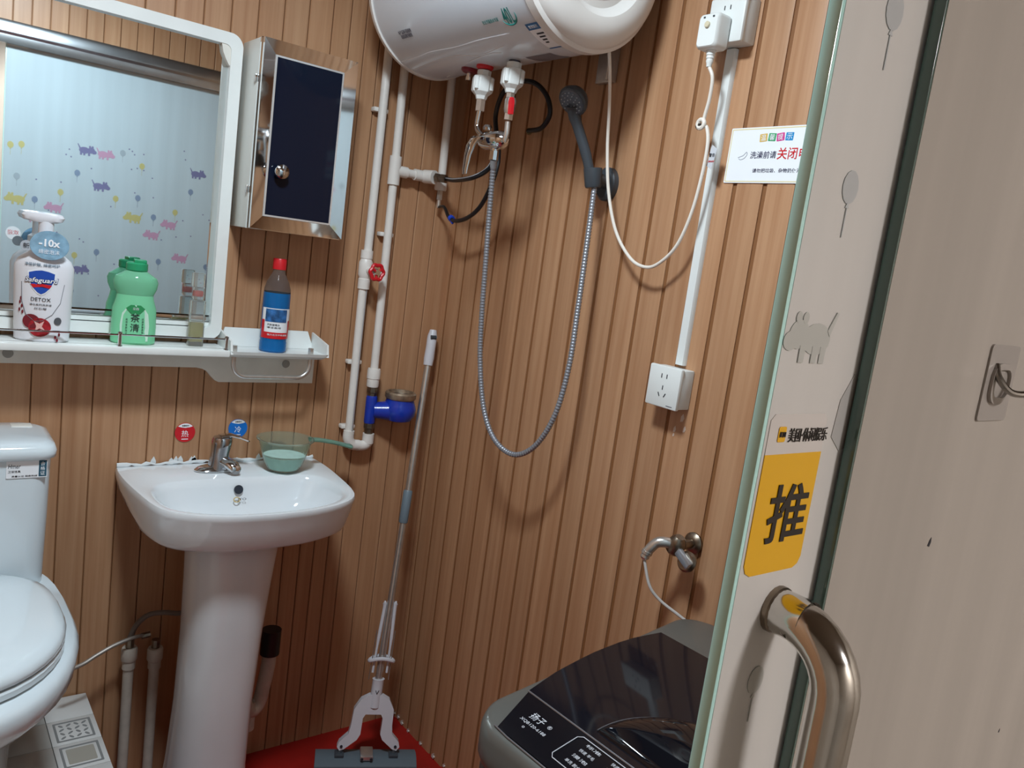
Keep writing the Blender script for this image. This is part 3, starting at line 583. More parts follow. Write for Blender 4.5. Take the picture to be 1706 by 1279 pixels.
# ------------------------------------------------------------------ water heater on the right wall
HX, HZ, HR = -.222, 2.100, .176; HY0, HY1 = -.140, -.732
HT = thing('water_heater', 'white horizontal cylinder electric water heater hung on the boarded wall', 'water heater', (HX, (HY0+HY1)/2, HZ-HR))
HWHT = mat('heater_enamel', (214, 222, 230), .22, coat=.3, var=.02, scale=8); HCAP = mat('heater_cap_plastic', (222, 220, 216), .32, var=.02, scale=10)
def hl(prof, n=72): return G().lathe([(r, -y) for r, y in prof], (HX, 0, HZ), (0, -1, 0), n)
part('body', hl([(HR, HY0), (HR, HY1)]), HWHT, HT)
part('far_cap', hl([(0, HY0+.045), (.09, HY0+.042), (.150, HY0+.028), (.173, HY0+.012), (HR+.004, HY0), (HR+.004, HY0-.010), (HR, HY0-.012)]), HCAP, HT)
part('near_cap', hl([(HR, HY1+.012), (HR+.004, HY1+.010), (HR+.004, HY1-.012), (HR, HY1-.016), (HR-.003, HY1-.018), (.170, HY1-.028), (.160, HY1-.038), (.146, HY1-.045), (.130, HY1-.048), (.116, HY1-.045), (.106, HY1-.034), (.098, HY1-.029), (.086, HY1-.030), (0, HY1-.031)]), HCAP, HT)
cy_ = HY1-.0315
part('gauge_print', G().tube([(HX+.042*math.cos(2*PI*i/40)-.012, cy_, HZ+.085*math.sin(2*PI*i/40)*.62-.030) for i in range(41)], .0007, 6), mat('print_red', (178, 44, 60), .4), HT)
part('gauge_print', G().tube([(HX+.080*math.cos(a), cy_, HZ+.080*math.sin(a)) for a in [math.radians(-95+i*5) for i in range(18)]], .0006, 6), mat('print_red', (0, 0, 0)), HT)
g = G(Matrix(((1, 0, 0, HX-.014), (0, 0, -1, cy_), (0, 1, 0, HZ-.056), (0, 0, 0, 1)))); g.prism(ell(.012, .022, 20), 0, .0006); part('gauge_window', g, mat('gauge_pink', (214, 150, 156), .4), HT)
def cyl_hit(px, py):
    d = ray(px, py); o = CAM-Vector((HX, 0, HZ)); a = d.x*d.x+d.z*d.z; b = 2*(o.x*d.x+o.z*d.z); c = o.x*o.x+o.z*o.z-HR*HR
    t = (-b-math.sqrt(max(b*b-4*a*c, 0)))/(2*a); q = CAM+d*t; return q.y, math.atan2(q.z-HZ, -(q.x-HX))
def hmap(y0, ph, off=.0006):
    def mp(p): a = ph+p.y/HR; r = HR+off+p.z; return Vector((HX-r*math.cos(a), y0-p.x, HZ+r*math.sin(a)))
    return mp
def hquad(name, y0, ph, w_, h, m, par, off=.0004, n=6):
    mp = hmap(y0, ph, off); g = G(); g.loft([[mp(Vector((-w_/2+w_*i/4, -h/2+h*j/n, 0))) for i in range(5)] for j in range(n+1)], False, False); return part(name, g, m, par)
GREENI = mat('green_ink', (34, 128, 122), .4)
y, ph = cyl_hit(846, 26); text('capacity_lettering', '40L', None, .034, GREENI, HT, .034, .0003, hmap(y, ph), bold=.01)
sw = [hmap(y, ph, .0008)(Vector((.024*math.sin(a), -.004-.020*math.cos(a)+.004, 0))) for a in [math.radians(-70+i*9) for i in range(20)]]
part('capacity_swoosh', G().tube(sw, [.0004+.0014*math.sin(PI*i/19) for i in range(20)], 6), GREENI, HT)
y, ph = cyl_hit(817, 35); text('tagline_lettering', '安全节能热水专家', None, .0085, GREENI, HT, .055, .0003, hmap(y, ph))
y, ph = cyl_hit(676, 56); text('notice_lettering', '本产品须可靠接地\n请按说明书使用', None, .020, mat('grey_ink', (86, 86, 98), .5), HT, .058, .0003, hmap(y, ph))
y, ph = cyl_hit(905, 62)
hquad('energy_label', y, ph, .040, .078, PAPER, HT); hquad('label_header', y, ph+.031/HR, .040, .016, mat('label_blue', (44, 104, 158), .4), HT, .0008, 2); hquad('label_footer', y, ph-.037/HR, .040, .004, mat('label_blue', (0, 0, 0)), HT, .0008, 1)
text('label_header_lettering', '能效标识', None, .007, PAPER, HT, .026, .0003, hmap(y, ph+.031/HR, .0011))
for k in range(4): hquad('label_bar', y-.004+.002*k, ph+(.012-.009*k)/HR, .022-.004*k, .004, INK, HT, .0008, 1)
y, ph = cyl_hit(908, 96); hquad('rating_plate', y, ph-.04, .085, .055, mat('plate_grey', (120, 120, 128), .35), HT)
# a strip of peeling protective film
FILM = mat('peeling_film', (226, 230, 236), .15)
for pts in (((668, 103), (700, 93), (718, 86), (760, 78), (800, 66), (850, 55)), ((690, 116), (730, 100), (765, 92), (800, 92), (840, 76)), ((745, 128), (780, 104), (815, 90), (835, 88))):
    q = []
    for a, b in pts: y, ph = cyl_hit(a, b); q.append((HX-(HR+.0002)*math.cos(ph), y, HZ+(HR+.0002)*math.sin(ph)))
    part('peeling_film', G().tube(spline(q, 5), .0013, 6), FILM, HT)
# bracket on the wall
def bpt(px, py, X): return B(px, py, X)
g = G(); p = B(1018, 100, -.01); g.box((-.008, p.y+.010, p.z), (.014, .055, .10), .001); part('wall_bracket', g, STEEL, HT); g = G(); g.box((-.020, p.y-.018, p.z), (.03, .004, .10), .001); part('bracket_flange', g, STEEL, HT)
# fittings under the heater
PLW = mat('fitting_white', (222, 226, 224), .4)
zb_ = HZ-HR; hy, cy2, dy = B(808, 112, HX).y, B(857, 106, HX).y, B(782, 122, HX).y
def on_bottom(y): return Vector((HX, y, zb_))
for y, m, n in ((hy, RED, 'hot_collar'), (dy, mat('collar_dark_red', (120, 30, 44), .4), 'relief_collar')):
    part(n, G().lathe([(.020, .006), (.020, -.004), (.016, -.008)], on_bottom(y), n=20), m, HT)
part('cold_collar', G().lathe([(.013, .006), (.013, -.016)], on_bottom(cy2), n=20), mat('collar_dark', (52, 56, 74), .4), HT)
part('relief_stub', G().lathe([(.006, 0), (.006, -.018), (.0075, -.018), (.0075, -.026)], on_bottom(dy), n=12), CHROME, HT)
for y, z0 in ((hy, -.010), (cy2, -.004)):
    o = on_bottom(y)+Vector((0, 0, z0)); nut = part('insulating_coupling', G().lathe([(.0165, 0), (.0165, -.012), (.024, -.014), (.0255, -.018), (.0255, -.044), (.024, -.048), (.015, -.056), (.012, -.064)], o, n=8), PLW, HT, sharp=20)
    for k in range(4):
        a = k*PI/2+.4; part('coupling_rib', G().cyl(o+Vector((.0245*math.cos(a), .0245*math.sin(a), -.018)), o+Vector((.0245*math.cos(a), .0245*math.sin(a), -.044)), .005, n=8), PLW, nut)
# mixer with lever
MX = thing('shower_mixer', 'chrome shower mixer with long lever hanging below the water heater', 'mixer', on_bottom(hy)-Vector((0, 0, .2)))
hb_ = on_bottom(hy)+Vector((0, 0, -.076)); cb_ = on_bottom(cy2)+Vector((0, 0, -.070))
mL = B(806, 228, HX); mR = B(838, 234, HX); mz = (mL.z+mR.z)/2
part('hot_nut', G().cyl(hb_+Vector((0, 0, .002)), hb_+Vector((0, 0, -.024)), .0115, n=6), STEEL, MX); part('hot_pipe', G().tube(spline([hb_+Vector((0, 0, -.02)), hb_+Vector((0, .002, -.06)), Vector((HX, mL.y+.004, mz+.006))], 6), .0062, 12), CHROME, MX)
part('cold_nut', G().cyl(cb_+Vector((0, 0, .004)), cb_+Vector((0, 0, -.016)), .010, n=6), STEEL, MX)
vc = cb_+Vector((0, -.004, -.024)); part('stop_valve', G().lathe([(.011, -.018), (.013, -.010), (.013, .010), (.010, .016)], vc, n=14).cyl(vc, vc+Vector((-.012, -.020, .004)), .006, n=10), STEEL, MX)
rh = vc+Vector((-.014, -.022, .008)); lv = part('valve_lever', G().loft([[(rh.x+.003*a, rh.y+.004*b, rh.z+.004) for a, b in ((-1, -1), (1, -1), (1, 1), (-1, 1))], [(rh.x+.004*a, rh.y-.001+.006*b, rh.z-.004) for a, b in ((-1, -1), (1, -1), (1, 1), (-1, 1))], [(rh.x+.003*a, rh.y-.003+.0062*b, rh.z-.032) for a, b in ((-1, -1), (1, -1), (1, 1), (-1, 1))]]), RED, MX, 'red lever')
part('cold_nut', G().cyl(vc+Vector((0, 0, -.014)), vc+Vector((0, .001, -.032)), .0105, n=6), STEEL, MX)
part('cold_pipe', G().tube(spline([vc+Vector((0, 0, -.036)), vc+Vector((0, 0, -.062)), vc+Vector((0, .008, -.082)), Vector((HX, mR.y+.004, mz+.002))], 6), .0065, 12), STEEL, MX)
part('mixer_body', G().lathe([(.008, -.006), (.016, 0), (.0205, .012), (.0205, (mL.y-mR.y)-.006), (.016, (mL.y-mR.y)+.004), (.008, (mL.y-mR.y)+.010)], (HX, mL.y, mz-.004), (0, -1, 0), 24), CHROME, MX)
part('valve_knob', G().lathe([(.010, 0), (.012, .006), (.008, .012)], Vector((HX-.004, mL.y-.018, mz+.018)), (0, 0, 1), 16), CHROME, MX)
l0 = Vector((HX-.014, mL.y-.012, mz)); lev = [(0, 0, .004, .020, .014), (-.010, .004, .002, .021, .013), (-.018, .010, -.016, .018, .010), (-.022, .014, -.042, .013, .007), (-.024, .015, -.070, .010, .005), (-.024, .015, -.084, .008, .004)]
g = G(); rings = []
for dx, dy_, dz, wv, tv in lev: c = l0+Vector((dx, dy_, dz)); rings.append([c+Vector((tv*math.sin(a)*.9, wv*math.cos(a), tv*math.sin(a)*.5)) for a in [2*PI*i/14 for i in range(14)]])
part('lever', g.loft(rings), CHROME, MX)
so_ = B(824, 252, HX); part('hose_outlet', G().cyl((HX, so_.y, mz-.012), (HX, so_.y, mz-.030), .0095, n=14), CHROME, MX)
# shower hose
hose = [(824, 262), (820, 300), (815, 360), (809, 440), (803, 520), (800, 600), (806, 680), (824, 732), (856, 757), (892, 742), (925, 690), (948, 610), (962, 520), (976, 420), (988, 330), (991, 300)]
n = len(hose); q = [B(px, py, HX+(HX*-1-.062)*min(1, (i/(n-2))**.9)) for i, (px, py) in enumerate(hose)]
q[0] = Vector((HX, so_.y, mz-.034)); sp = spline(q, 10)
L = [0]
for a, b in zip(sp, sp[1:]): L.append(L[-1]+(b-a).length)
def samp(s):
    import bisect
    i = min(max(bisect.bisect_right(L, s)-1, 0), len(sp)-2); t = (s-L[i])/max(L[i+1]-L[i], 1e-9); return sp[i].lerp(sp[i+1], t)
HS = thing('shower_hose', 'ribbed silver shower hose hanging in a loop on the wall', 'hose', sp[len(sp)//2])
k = int(L[-1]/.0018); pts = [samp(L[-1]*i/k) for i in range(k+1)]
part('ribbed_hose', G().tube(pts, [.0068 if (i//2) % 2 else .0058 for i in range(k+1)], 10), mat('hose_steel', (150, 154, 162), .42, metal=.6), HS)
part('hose_nut', G().cyl(Vector((HX, so_.y, mz-.028)), Vector((HX, so_.y, mz-.048)), .0105, n=8), CHROME, HS); part('hose_sleeve', G().cyl(Vector((HX, so_.y, mz-.046)), samp(.03), .0085, .0075, n=14), mat('sleeve_grey', (150, 154, 158), .4), HS)
# hand shower and holder
hp = B(988, 296, -.062)
HL = thing('shower_holder', 'dark grey shower holder screwed to the boarded wall', 'holder', FB(hp.y, hp.z, 0)); M = MW[HL.name]
part('wall_plate', G(M).loft([[(x, y, z) for x, y in ell(a, b, 28, (-.010, -.006))] for z, a, b in ((0, .030, .038), (.014, .030, .038), (.020, .024, .032))]), DGREY, HL)
part('swivel_cup', G(M).lathe([(.017, -.022), (.019, -.018), (.021, .016), (.021, .020)], (0, 0, .062), Vector((-.10, 1, .12)), 20), DGREY, HL); part('swivel_arm', G(M).cyl((-.006, -.004, .012), (0, 0, .052), .015, n=16), DGREY, HL)
HSH = thing('hand_shower', 'dark grey hand shower resting in the wall holder', 'shower head', hp)
hd_top = B(958, 196, -.115); 
part('handle', G().tube(spline([hp+Vector((0, -.001, -.016)), hp.lerp(hd_top, .4), hd_top, B(955, 175, -.128)], 5), [.0112]*5+[.0118]*5+[.014]*5+[.018], 14), DGREY, HSH)
hc_ = B(957, 166, -.130); hn = Vector((-.72, -.12, -.68)).normalized()
part('head', G().lathe([(.010, -.024), (.026, -.014), (.034, 0), (.035, .007), (.033, .011)], hc_, hn, 28), DGREY, HSH); FCE = part('spray_face', G().lathe([(.030, .0112), (.028, .0128), (0, .0130)], hc_, hn, 24), mat('spray_grey', (84, 92, 104), .25), HSH)
u = hn.orthogonal().normalized(); v_ = hn.cross(u)
for rr_, nn in ((.009, 6), (.017, 10), (.024, 14)):
    for i in range(nn): a = 2*PI*i/nn; c = hc_+hn*.013+(u*math.cos(a)+v_*math.sin(a))*rr_; part('nozzle', G().cyl(c, c+hn*.002, .0014, n=6), mat('nozzle_grey', (170, 176, 184), .3), FCE)
# black water hoses
BH = thing('black_hose', 'black braided water hose from the pipe tee looping under the heater', 'hose', oe+hd*.03)
pts = [oe+hd*.036, B(760, 300, -.11), B(790, 295, -.13), B(815, 280, -.10), B(826, 255, -.08), B(827, 225, -.08), B(826, 190, -.08), B(838, 155, -.08), B(860, 137, -.07), B(890, 138, -.06), B(911, 160, -.05), B(916, 190, -.045), B(902, 213, -.04), B(880, 218, -.03)]
part('hose', G().tube(spline(pts, 8), .0062, 10), BLACK, BH); part('end_fitting', G().cyl(pts[-1]+Vector((0, -.004, 0)), pts[-1]+Vector((.012, .012, 0)), .0075, n=10), mat('brass', (120, 110, 70), .4, metal=.8), BH)
for dx in (.0035, ): part('pale_stripe', G().tube(spline([p+Vector((-.0058, 0, .0022)) for p in pts[:5]], 8), .0012, 6), mat('stripe_white', (180, 184, 190), .4), BH)
BH2 = thing('thin_black_hose', 'black hose with blue tie curving below the white drop pipe', 'hose', (x3, py_off, 1.56))
pts = [Vector((x3, py_off, 1.614)), B(740, 345, -.075), B(748, 362, -.085), B(760, 368, -.095), B(780, 362, -.10), B(800, 344, -.105), B(818, 310, -.105), B(829, 275, -.10), B(831, 250, -.09)]
part('hose', G().tube(spline(pts, 8), [.0035 + .0022*min(1, i/20) for i in range(65)], 10), BLACK, BH2)
tie = B(752, 364, -.088); bl = mat('tie_blue', (30, 70, 190), .4)
tk = part('blue_tie', G().lathe([(.0085, -.006), (.0095, 0), (.0085, .006)], tie, Vector((0, -.8, -.3)), 12), bl, BH2)
g = G(); g.box(tie+Vector((-.004, -.010, -.009)), (.006, .016, .006), .002, Matrix.Rotation(.6, 3, 'X')); part('tie_end', g, bl, BH2)
# ------------------------------------------------------------------ power: cord, plug, boxes, conduit, sign
CORD = mat('cord_white', (228, 222, 212), .4)
op = B(1257, 78, 0); ow = .086; BX = .045
OB = thing('upper_socket_box', 'white surface socket box with the heater plug above the conduit', 'socket', FB(op.y+ow/2, op.z+ow/2, 0)); M = MW[OB.name]
g = G(M); g.box((0, 0, BX*.40), (ow*.97, ow*.97, BX*.8), .003); part('back_box', g, PLW, OB); g = G(M); g.box((0, 0, BX*.86), (ow, ow, BX*.28), .004); fpl = part('face_plate', g, PLW, OB)
for x in (-.006, .008): g = G(M); g.box((x, .022, BX), (.002, .008, .0012)); part('slot', g, INK, fpl)
PLG = thing('heater_plug', 'white boxy safety plug with test button in the upper socket', 'plug', M @ TR((-.008, -.024, BX)))
pm = MW[PLG.name]; g = G(pm)
g.loft([[(x, y, z) for x, y in rrect(.050-ins, .064-ins, .008, 5, (0, -.004))] for z, ins in ((.0005, .006), (.004, 0), (.030, 0), (.036, .004), (.038, .008))]); part('body', g, PLW, PLG)
part('test_button', G(pm).lathe([(.006, .037), (.006, .041), (.005, .042)], (0, .006, 0), n=14), mat('button_ivory', (206, 196, 168), .4), PLG)
for x in (-.010, .012): g = G(pm); g.box((x, .020, .0385), (.004, .003, .001)); part('indicator', g, DGREY, PLG)
part('strain_relief', G(pm).lathe([(.0095, 0), (.0095, .004), (.008, .006), (.009, .010), (.0075, .012), (.0082, .016), (.0068, .018), (.0074, .022), (.0058, .026), (.0052, .032)], (0, -.034, .016), (0, -1, 0), 14), PLW, PLG)
ps = pm @ Vector((0, -.064, .016))
cord = [ps, B(1187, 130, -.058), B(1182, 165, -.052), B(1172, 203, -.048), B(1178, 214, -.046), B(1179, 240, -.046), B(1170, 290, -.046), B(1152, 355, -.045), B(1128, 408, -.045), B(1100, 437, -.045), B(1076, 445, -.045), B(1050, 430, -.045), B(1026, 385, -.046), B(1014, 320, -.048), B(1012, 250, -.055), B(1015, 180, -.075), B(1016, 120, -.10), Vector((HX+.10, B(1013, 88, -.12).y, HZ-.136))]
CD = thing('power_cord', 'white power cord drooping from the heater up to its plug', 'cord', cord[10])
part('cable', G().tube(spline(cord, 8), .0036, 10), CORD, CD)
kc = B(1170, 207, -.047); part('knot', G().tube(spline([kc+Vector((-.004, .006*math.cos(a)*1.3, .008*math.sin(a))) for a in [2*PI*i/10 for i in range(14)]], 4), .0044, 8), CORD, CD)
part('tape', G().cyl(kc+Vector((-.002, .010, -.006)), kc+Vector((-.002, .002, -.002)), .0058, n=10), mat('tape_black', (46, 38, 34), .5), CD)
tp = B(1186, 262, -.040); g = G(FB(tp.y, tp.z, tp.x) @ Matrix.Rotation(-.25, 4, 'Z')); g.prism([(-.009, .022), (.006, .018), (.009, -.022), (-.006, -.018)], 0, .0006); part('warning_tag', g, mat('tag_paper', (196, 200, 206), .4), CD)
text('tag_lettering', '警告', MW[CD.name].inverted() and FB(tp.y, tp.z+.004, tp.x-.0008), .007, INK, CD); text('tag_small_lettering', '漏电保护', FB(tp.y-.001, tp.z-.008, tp.x-.0008), .0035, RED, CD)
# conduit
c0, c1 = B(1220, 84, -.006), B(1133, 609, -.006)
CN = thing('cable_conduit', 'flat white cable conduit running between the two socket boxes', 'conduit', c1)
def strip(y0, z0, y1, z1, w_, th): return G().loft([[(0, y0+a*w_/2, z0) if False else (x, y0+a*w_/2, z0) for x, a in ((0, 1), (-th*.6, 1), (-th, .8), (-th, -.8), (-th*.6, -1), (0, -1))], [(x, y1+a*w_/2, z1) for x, a in ((0, 1), (-th*.6, 1), (-th, .8), (-th, -.8), (-th*.6, -1), (0, -1))]])
part('cover', strip(c0.y, op.z-.001, c1.y, B(1147, 612, 0).z+.002, .023, .011), PLW, CN)
sp_ = B(1160, 618, 0); sb = B(1147, 684, 0); sh_ = sp_.z-sb.z+.002; BX2 = .044
LB = thing('lower_socket_box', 'white surface socket box with empty slots below the conduit', 'socket', FB(sp_.y+sh_/2, (sp_.z+sb.z)/2, 0)); M = MW[LB.name]
g = G(M); g.box((0, 0, BX2*.4), (sh_*.95, sh_*.95, BX2*.8), .003); part('back_box', g, PLW, LB); g = G(M); g.box((0, 0, BX2*.88), (sh_, sh_, BX2*.24), .003); fpl = part('face_plate', g, PLW, LB)
for x, y, r in ((-.007, .022, 0), (.007, .022, 0), (0, -.002, 0), (-.008, -.017, .5), (.008, -.017, -.5)):
    g = G(M @ TR((x, y, BX2)) @ Matrix.Rotation(r, 4, 'Z')); g.box((0, 0, 0), (.0022, .009, .001)); part('slot', g, INK, fpl)
g = G(M); g.box((.024, -.037, BX2), (.016, .0016, .0006)); part('brand_mark', g, MATS['grey_ink'], LB)
for px, py, s in ((1137, 697, 9), (1124, 715, 7), (1140, 716, 7), (1122, 724, 4)):
    p = B(px, py, 0); kk = s/1338*1.5; g = G(FB(p.y, p.z, 0)); g.prism([(-kk*.4, -kk*.8), (kk*.2, -kk*.6), (kk*.5, kk*.1), (kk*.1, kk), (-kk*.4, kk*.3)], 0, .0006); part('bare_spot', g, mat('bare_board', (206, 188, 174), .6), WR)
# notice
st, sbm = B(1218.5, 214, -.004), B(1205, 304, -.004); SW, SHH = .212, st.z-sbm.z
SG = thing('bathroom_notice', 'white laminated notice in Chinese stuck to the boards beside the door', 'sign', FB((st.y+sbm.y)/2-SW/2, (st.z+sbm.z)/2, -.001)); M = MW[SG.name]
part('sheet', G(M).prism(rrect(SW, SHH, .002, 3), 0, .0012), PAPER, SG)
gold = mat('gold_border', (226, 214, 170), .4)
part('border', G(M).ring(rrect(SW-.004, SHH-.004, .002, 3), rrect(SW-.008, SHH-.008, .002, 3), .0012, .0014), gold, SG)
def su(px, py): p = M.inverted() @ B(px, py, -.002); return p.x, p.y
for chx, col, px, py, r in (('温', (212, 178, 96), 1272.5, 229.5, .08), ('馨', (70, 160, 110), 1287, 228.5, -.06), ('提', (206, 60, 140), 1301, 228, .12), ('示', (30, 140, 200), 1316, 227, -.03)):
    x, y = su(px, py); mm = M @ TR((x, y, .0012)) @ Matrix.Rotation(r, 4, 'Z')
    part('colour_block', G(mm).prism(rrect(.0165, .0145, .001, 2), 0, .0003), mat('block_%d' % col[0], col, .4), SG); text('block_character', chx, mm @ TR((0, 0, .0003)), .011, PAPER, SG)
for s, px, py, h, m, w_ in (('洗澡前请', 1271.5, 258, .0135, mat('navy_ink', (52, 52, 84), .5), .058), ('关闭电源', 1330, 255, .0215, RED, .088), ('请勿把垃圾、杂物扔便池内谢谢', 1304, 284, .0078, mat('navy_ink', (0, 0, 0)), .135)):
    x, y = su(px, py); text('lettering', s, M @ TR((x, y, .0012)), h, m, SG, width=w_, bold=.008)
x, y = su(1236, 259); hm = M @ TR((x, y, .0012))
part('hand_drawing', G(hm).tube(spline([(-.008, -.004, 0), (-.002, -.002, 0), (.004, .0, 0), (.010, .006, 0), (.012, .001, 0), (.006, -.006, 0), (-.002, -.008, 0), (-.006, -.006, 0)], 4), .0006, 5), mat('drawing_grey', (130, 136, 150), .5), SG)
# ------------------------------------------------------------------ wall tap and its thin hose
tp = B(1156, 904, 0)
TP = thing('wall_tap', 'tarnished wall tap with paddle handle above the washing machine', 'tap', FB(tp.y, tp.z, 0)); M = MW[TP.name]
part('escutcheon', G(M).lathe([(.022, 0), (.022, .004), (.016, .010), (.010, .012)], n=24), TARN, TP); part('shank', G(M).cyl((0, 0, .008), (0, 0, .05), .010, n=14), TARN, TP)
part('valve_body', G(M).lathe([(.013, -.018), (.018, -.012), (.019, .004), (.015, .016), (.009, .022)], (-.002, 0, .052), (.35, .9, .1), 18), TARN, TP)
part('spout', G(M).tube(spline([(-.004, 0, .055), (-.014, .004, .07), (-.026, 0, .082), (-.034, -.014, .090), (-.038, -.024, .094)], 5), [.011]*10+[.0105]*6+[.010]*5, 14), STEEL, TP); part('nozzle', G(M).lathe([(.0115, 0), (.0115, .006), (.009, .008), (.0095, .014), (.007, .018)], (-.037, -.020, .093), (-.2, -1, .2), 14), STEEL, TP)
g = G(M @ TR((.028, -.016, .060)) @ Matrix.Rotation(-.55, 4, 'Z')); g.box((0, 0, 0), (.040, .017, .012), .003); part('paddle_handle', g, mat('paddle_grey', (168, 176, 186), .25, metal=.7), TP); part('handle_dome', G(M).lathe([(.020, -.006), (.021, 0), (.017, .005)], (.030, -.022, .052), (0.1, .3, 1), 20, ), TARN, TP)
so2 = M @ Vector((-.040, -.038, .096))
th_ = thing('tap_hose', 'thin grey hose running from the wall tap down to the washing machine', 'hose', so2)
pts = [so2, B(1082, 975, -.10), B(1100, 1000, -.09), B(1130, 1024, -.08), B(1158, 1046, -.07), B(1181, 1064, -.06), B(1200, 1090, -.05)]
part('hose', G().tube(spline(pts, 8), .0030, 8), mat('hose_grey', (176, 172, 168), .4), th_)
# ------------------------------------------------------------------ pedestal basin
BCX, RIM = -.616, .880
def polar(poly, c, n=72):
    """resample a closed polygon by direction from c"""
    out = []
    for i in range(n):
        a = 2*PI*i/n; d = Vector((math.cos(a), math.sin(a))); best = None
        for k in range(len(poly)):
            p = Vector(poly[k])-Vector(c); q = Vector(poly[(k+1) % len(poly)])-Vector(c); e = q-p; den = d.x*e.y-d.y*e.x
            if abs(den) < 1e-9: continue
            t = (p.x*e.y-p.y*e.x)/den; s = (p.x*d.y-p.y*d.x)/den
            if t > 0 and -1e-6 <= s <= 1+1e-6 and (best is None or t > best): best = t
        out.append((c[0]+d.x*best, c[1]+d.y*best))
    return out
def closed_spline(half, k=6):
    r = [Vector((x, y, 0)) for x, y in half]; return [(p.x, p.y) for p in spline(r, k)]
left = closed_spline([(-.255, -.004), (-.256, -.10), (-.248, -.20), (-.236, -.290), (-.214, -.345), (-.165, -.383), (-.09, -.408), (0, -.416)])
outl = left + [(-x, y) for x, y in left[::-1][1:]]
C0 = (0, -.215)
OUT = polar(outl, C0)
il = closed_spline([(0, -.135), (-.10, -.134), (-.17, -.140), (-.205, -.170), (-.214, -.235), (-.200, -.310), (-.15, -.358), (-.08, -.384), (0, -.391)])
INN = polar(il + [(-x, y) for x, y in il[::-1][1:-1]], C0)
def sc(pts, k, z, c=(0, -.25), cap_y=None):
    o = []
    for x, y in pts:
        nx, ny = c[0]+(x-c[0])*k, c[1]+(y-c[1])*k
        o.append((BCX+nx, min(ny, -.004), z))
    return o
BS = thing('pedestal_basin', 'white ceramic basin on a pedestal against the boarded wall', 'basin', (BCX-.02, -.2, 0))
def under(k, z, yk): return [(BCX+x*k, -.006+(y+.006)*yk, z+max(0, RIM-.035-z)*max(0, 1+y*yk/.20)*(1 if k > .8 else .5)) for x, y in OUT]
g = G()
g.loft([under(.30, .757, .62), under(.42, .759, .72), under(.70, .767, .81), under(.92, .782, .89), under(.955, .791, .922), under(.970, .804, .94), under(.986, .836, .968), under(1.0, .864, .99), sc(OUT, 1.0, .874), sc(OUT, .992, RIM, (0, -.21)), sc(OUT, .955, RIM+.0005, (0, -.21)),
        sc(INN, 1.03, RIM-.003, (0, -.26)), sc(INN, 1.0, RIM-.006, (0, -.26)), sc(INN, .96, RIM-.024), sc(INN, .90, RIM-.055), sc(INN, .78, RIM-.088), sc(INN, .55, RIM-.108), sc(INN, .25, RIM-.116), sc(INN, .08, RIM-.118)])
part('bowl', g, CERAMIC, BS, sharp=50)
ov = Zp(374, 815, RIM-.030); part('overflow_hole', G(TR((BCX+.0, -.1435, RIM-.030))).lathe([(.011, 0), (.011, .004), (.008, .0045), (0, .002)], ax=(0, -1, .25), n=20), mat('hole_dark', (46, 52, 62), .3), BS)
part('logo_mark', G(Matrix(((1, 0, 0, BCX-.006), (0, .42, -.9, -.1555), (0, .9, .42, RIM-.052), (0, 0, 0, 1)))).ring(ell(.0085, .007, 20), ell(.0060, .0048, 20), 0, .0006), mat('logo_gold', (196, 170, 110), .4), BS)
text('logo_lettering', 'JTO', Matrix(((1, 0, 0, BCX+.006), (0, .42, -.9, -.1570), (0, .9, .42, RIM-.052), (0, 0, 0, 1))), .0075, INK, BS, width=.022)
part('drain', G().lathe([(.022, 0), (.022, .003), (.016, .004), (0, .002)], (BCX, -.25, RIM-.1175), n=24), CHROME, BS)
def ped(rx, ry_, z, cy=-.215, pw=2.6): return oval(BCX-.030-.028*(1-z/.75), cy, z, rx, ry_, 40, pw)
part('pedestal', G().loft([ped(.112, .125, 0), ped(.110, .122, .03), ped(.096, .108, .08), ped(.090, .098, .18), ped(.087, .092, .34), ped(.090, .094, .52), ped(.096, .100, .66), ped(.102, .108, .770)]), mat('pedestal_ceramic', (214, 214, 216), .14, coat=.3, var=.04, scale=5), BS, sharp=60)
# caulk bead along the wall
rc = random.Random(5); pts = []; rad = []
for i in range(46):
    t = i/45; pts.append((BCX-.250+.500*t, -.004-.003*rc.random(), RIM+.002+.004*rc.random())); rad.append(.002+.0045*rc.random())
part('caulk_bead', G().tube(pts, rad, 7), mat('caulk_wet', (220, 226, 228), .4), BS, 'ragged white caulk along the wall')
for i in range(16):
    t = rc.random(); x = BCX-.25+.5*t; s = .006+.010*rc.random(); g = G(FA(x, RIM+.004, 0)); g.prism([(-s*.5, 0), (s*.5, 0), (s*.3+.002, s*.5), (s*.1, s*(.7+rc.random()*.6)), (-s*.3, s*.6)], 0, .0012); part('caulk_smear', g, MATS['caulk_wet'], BS)
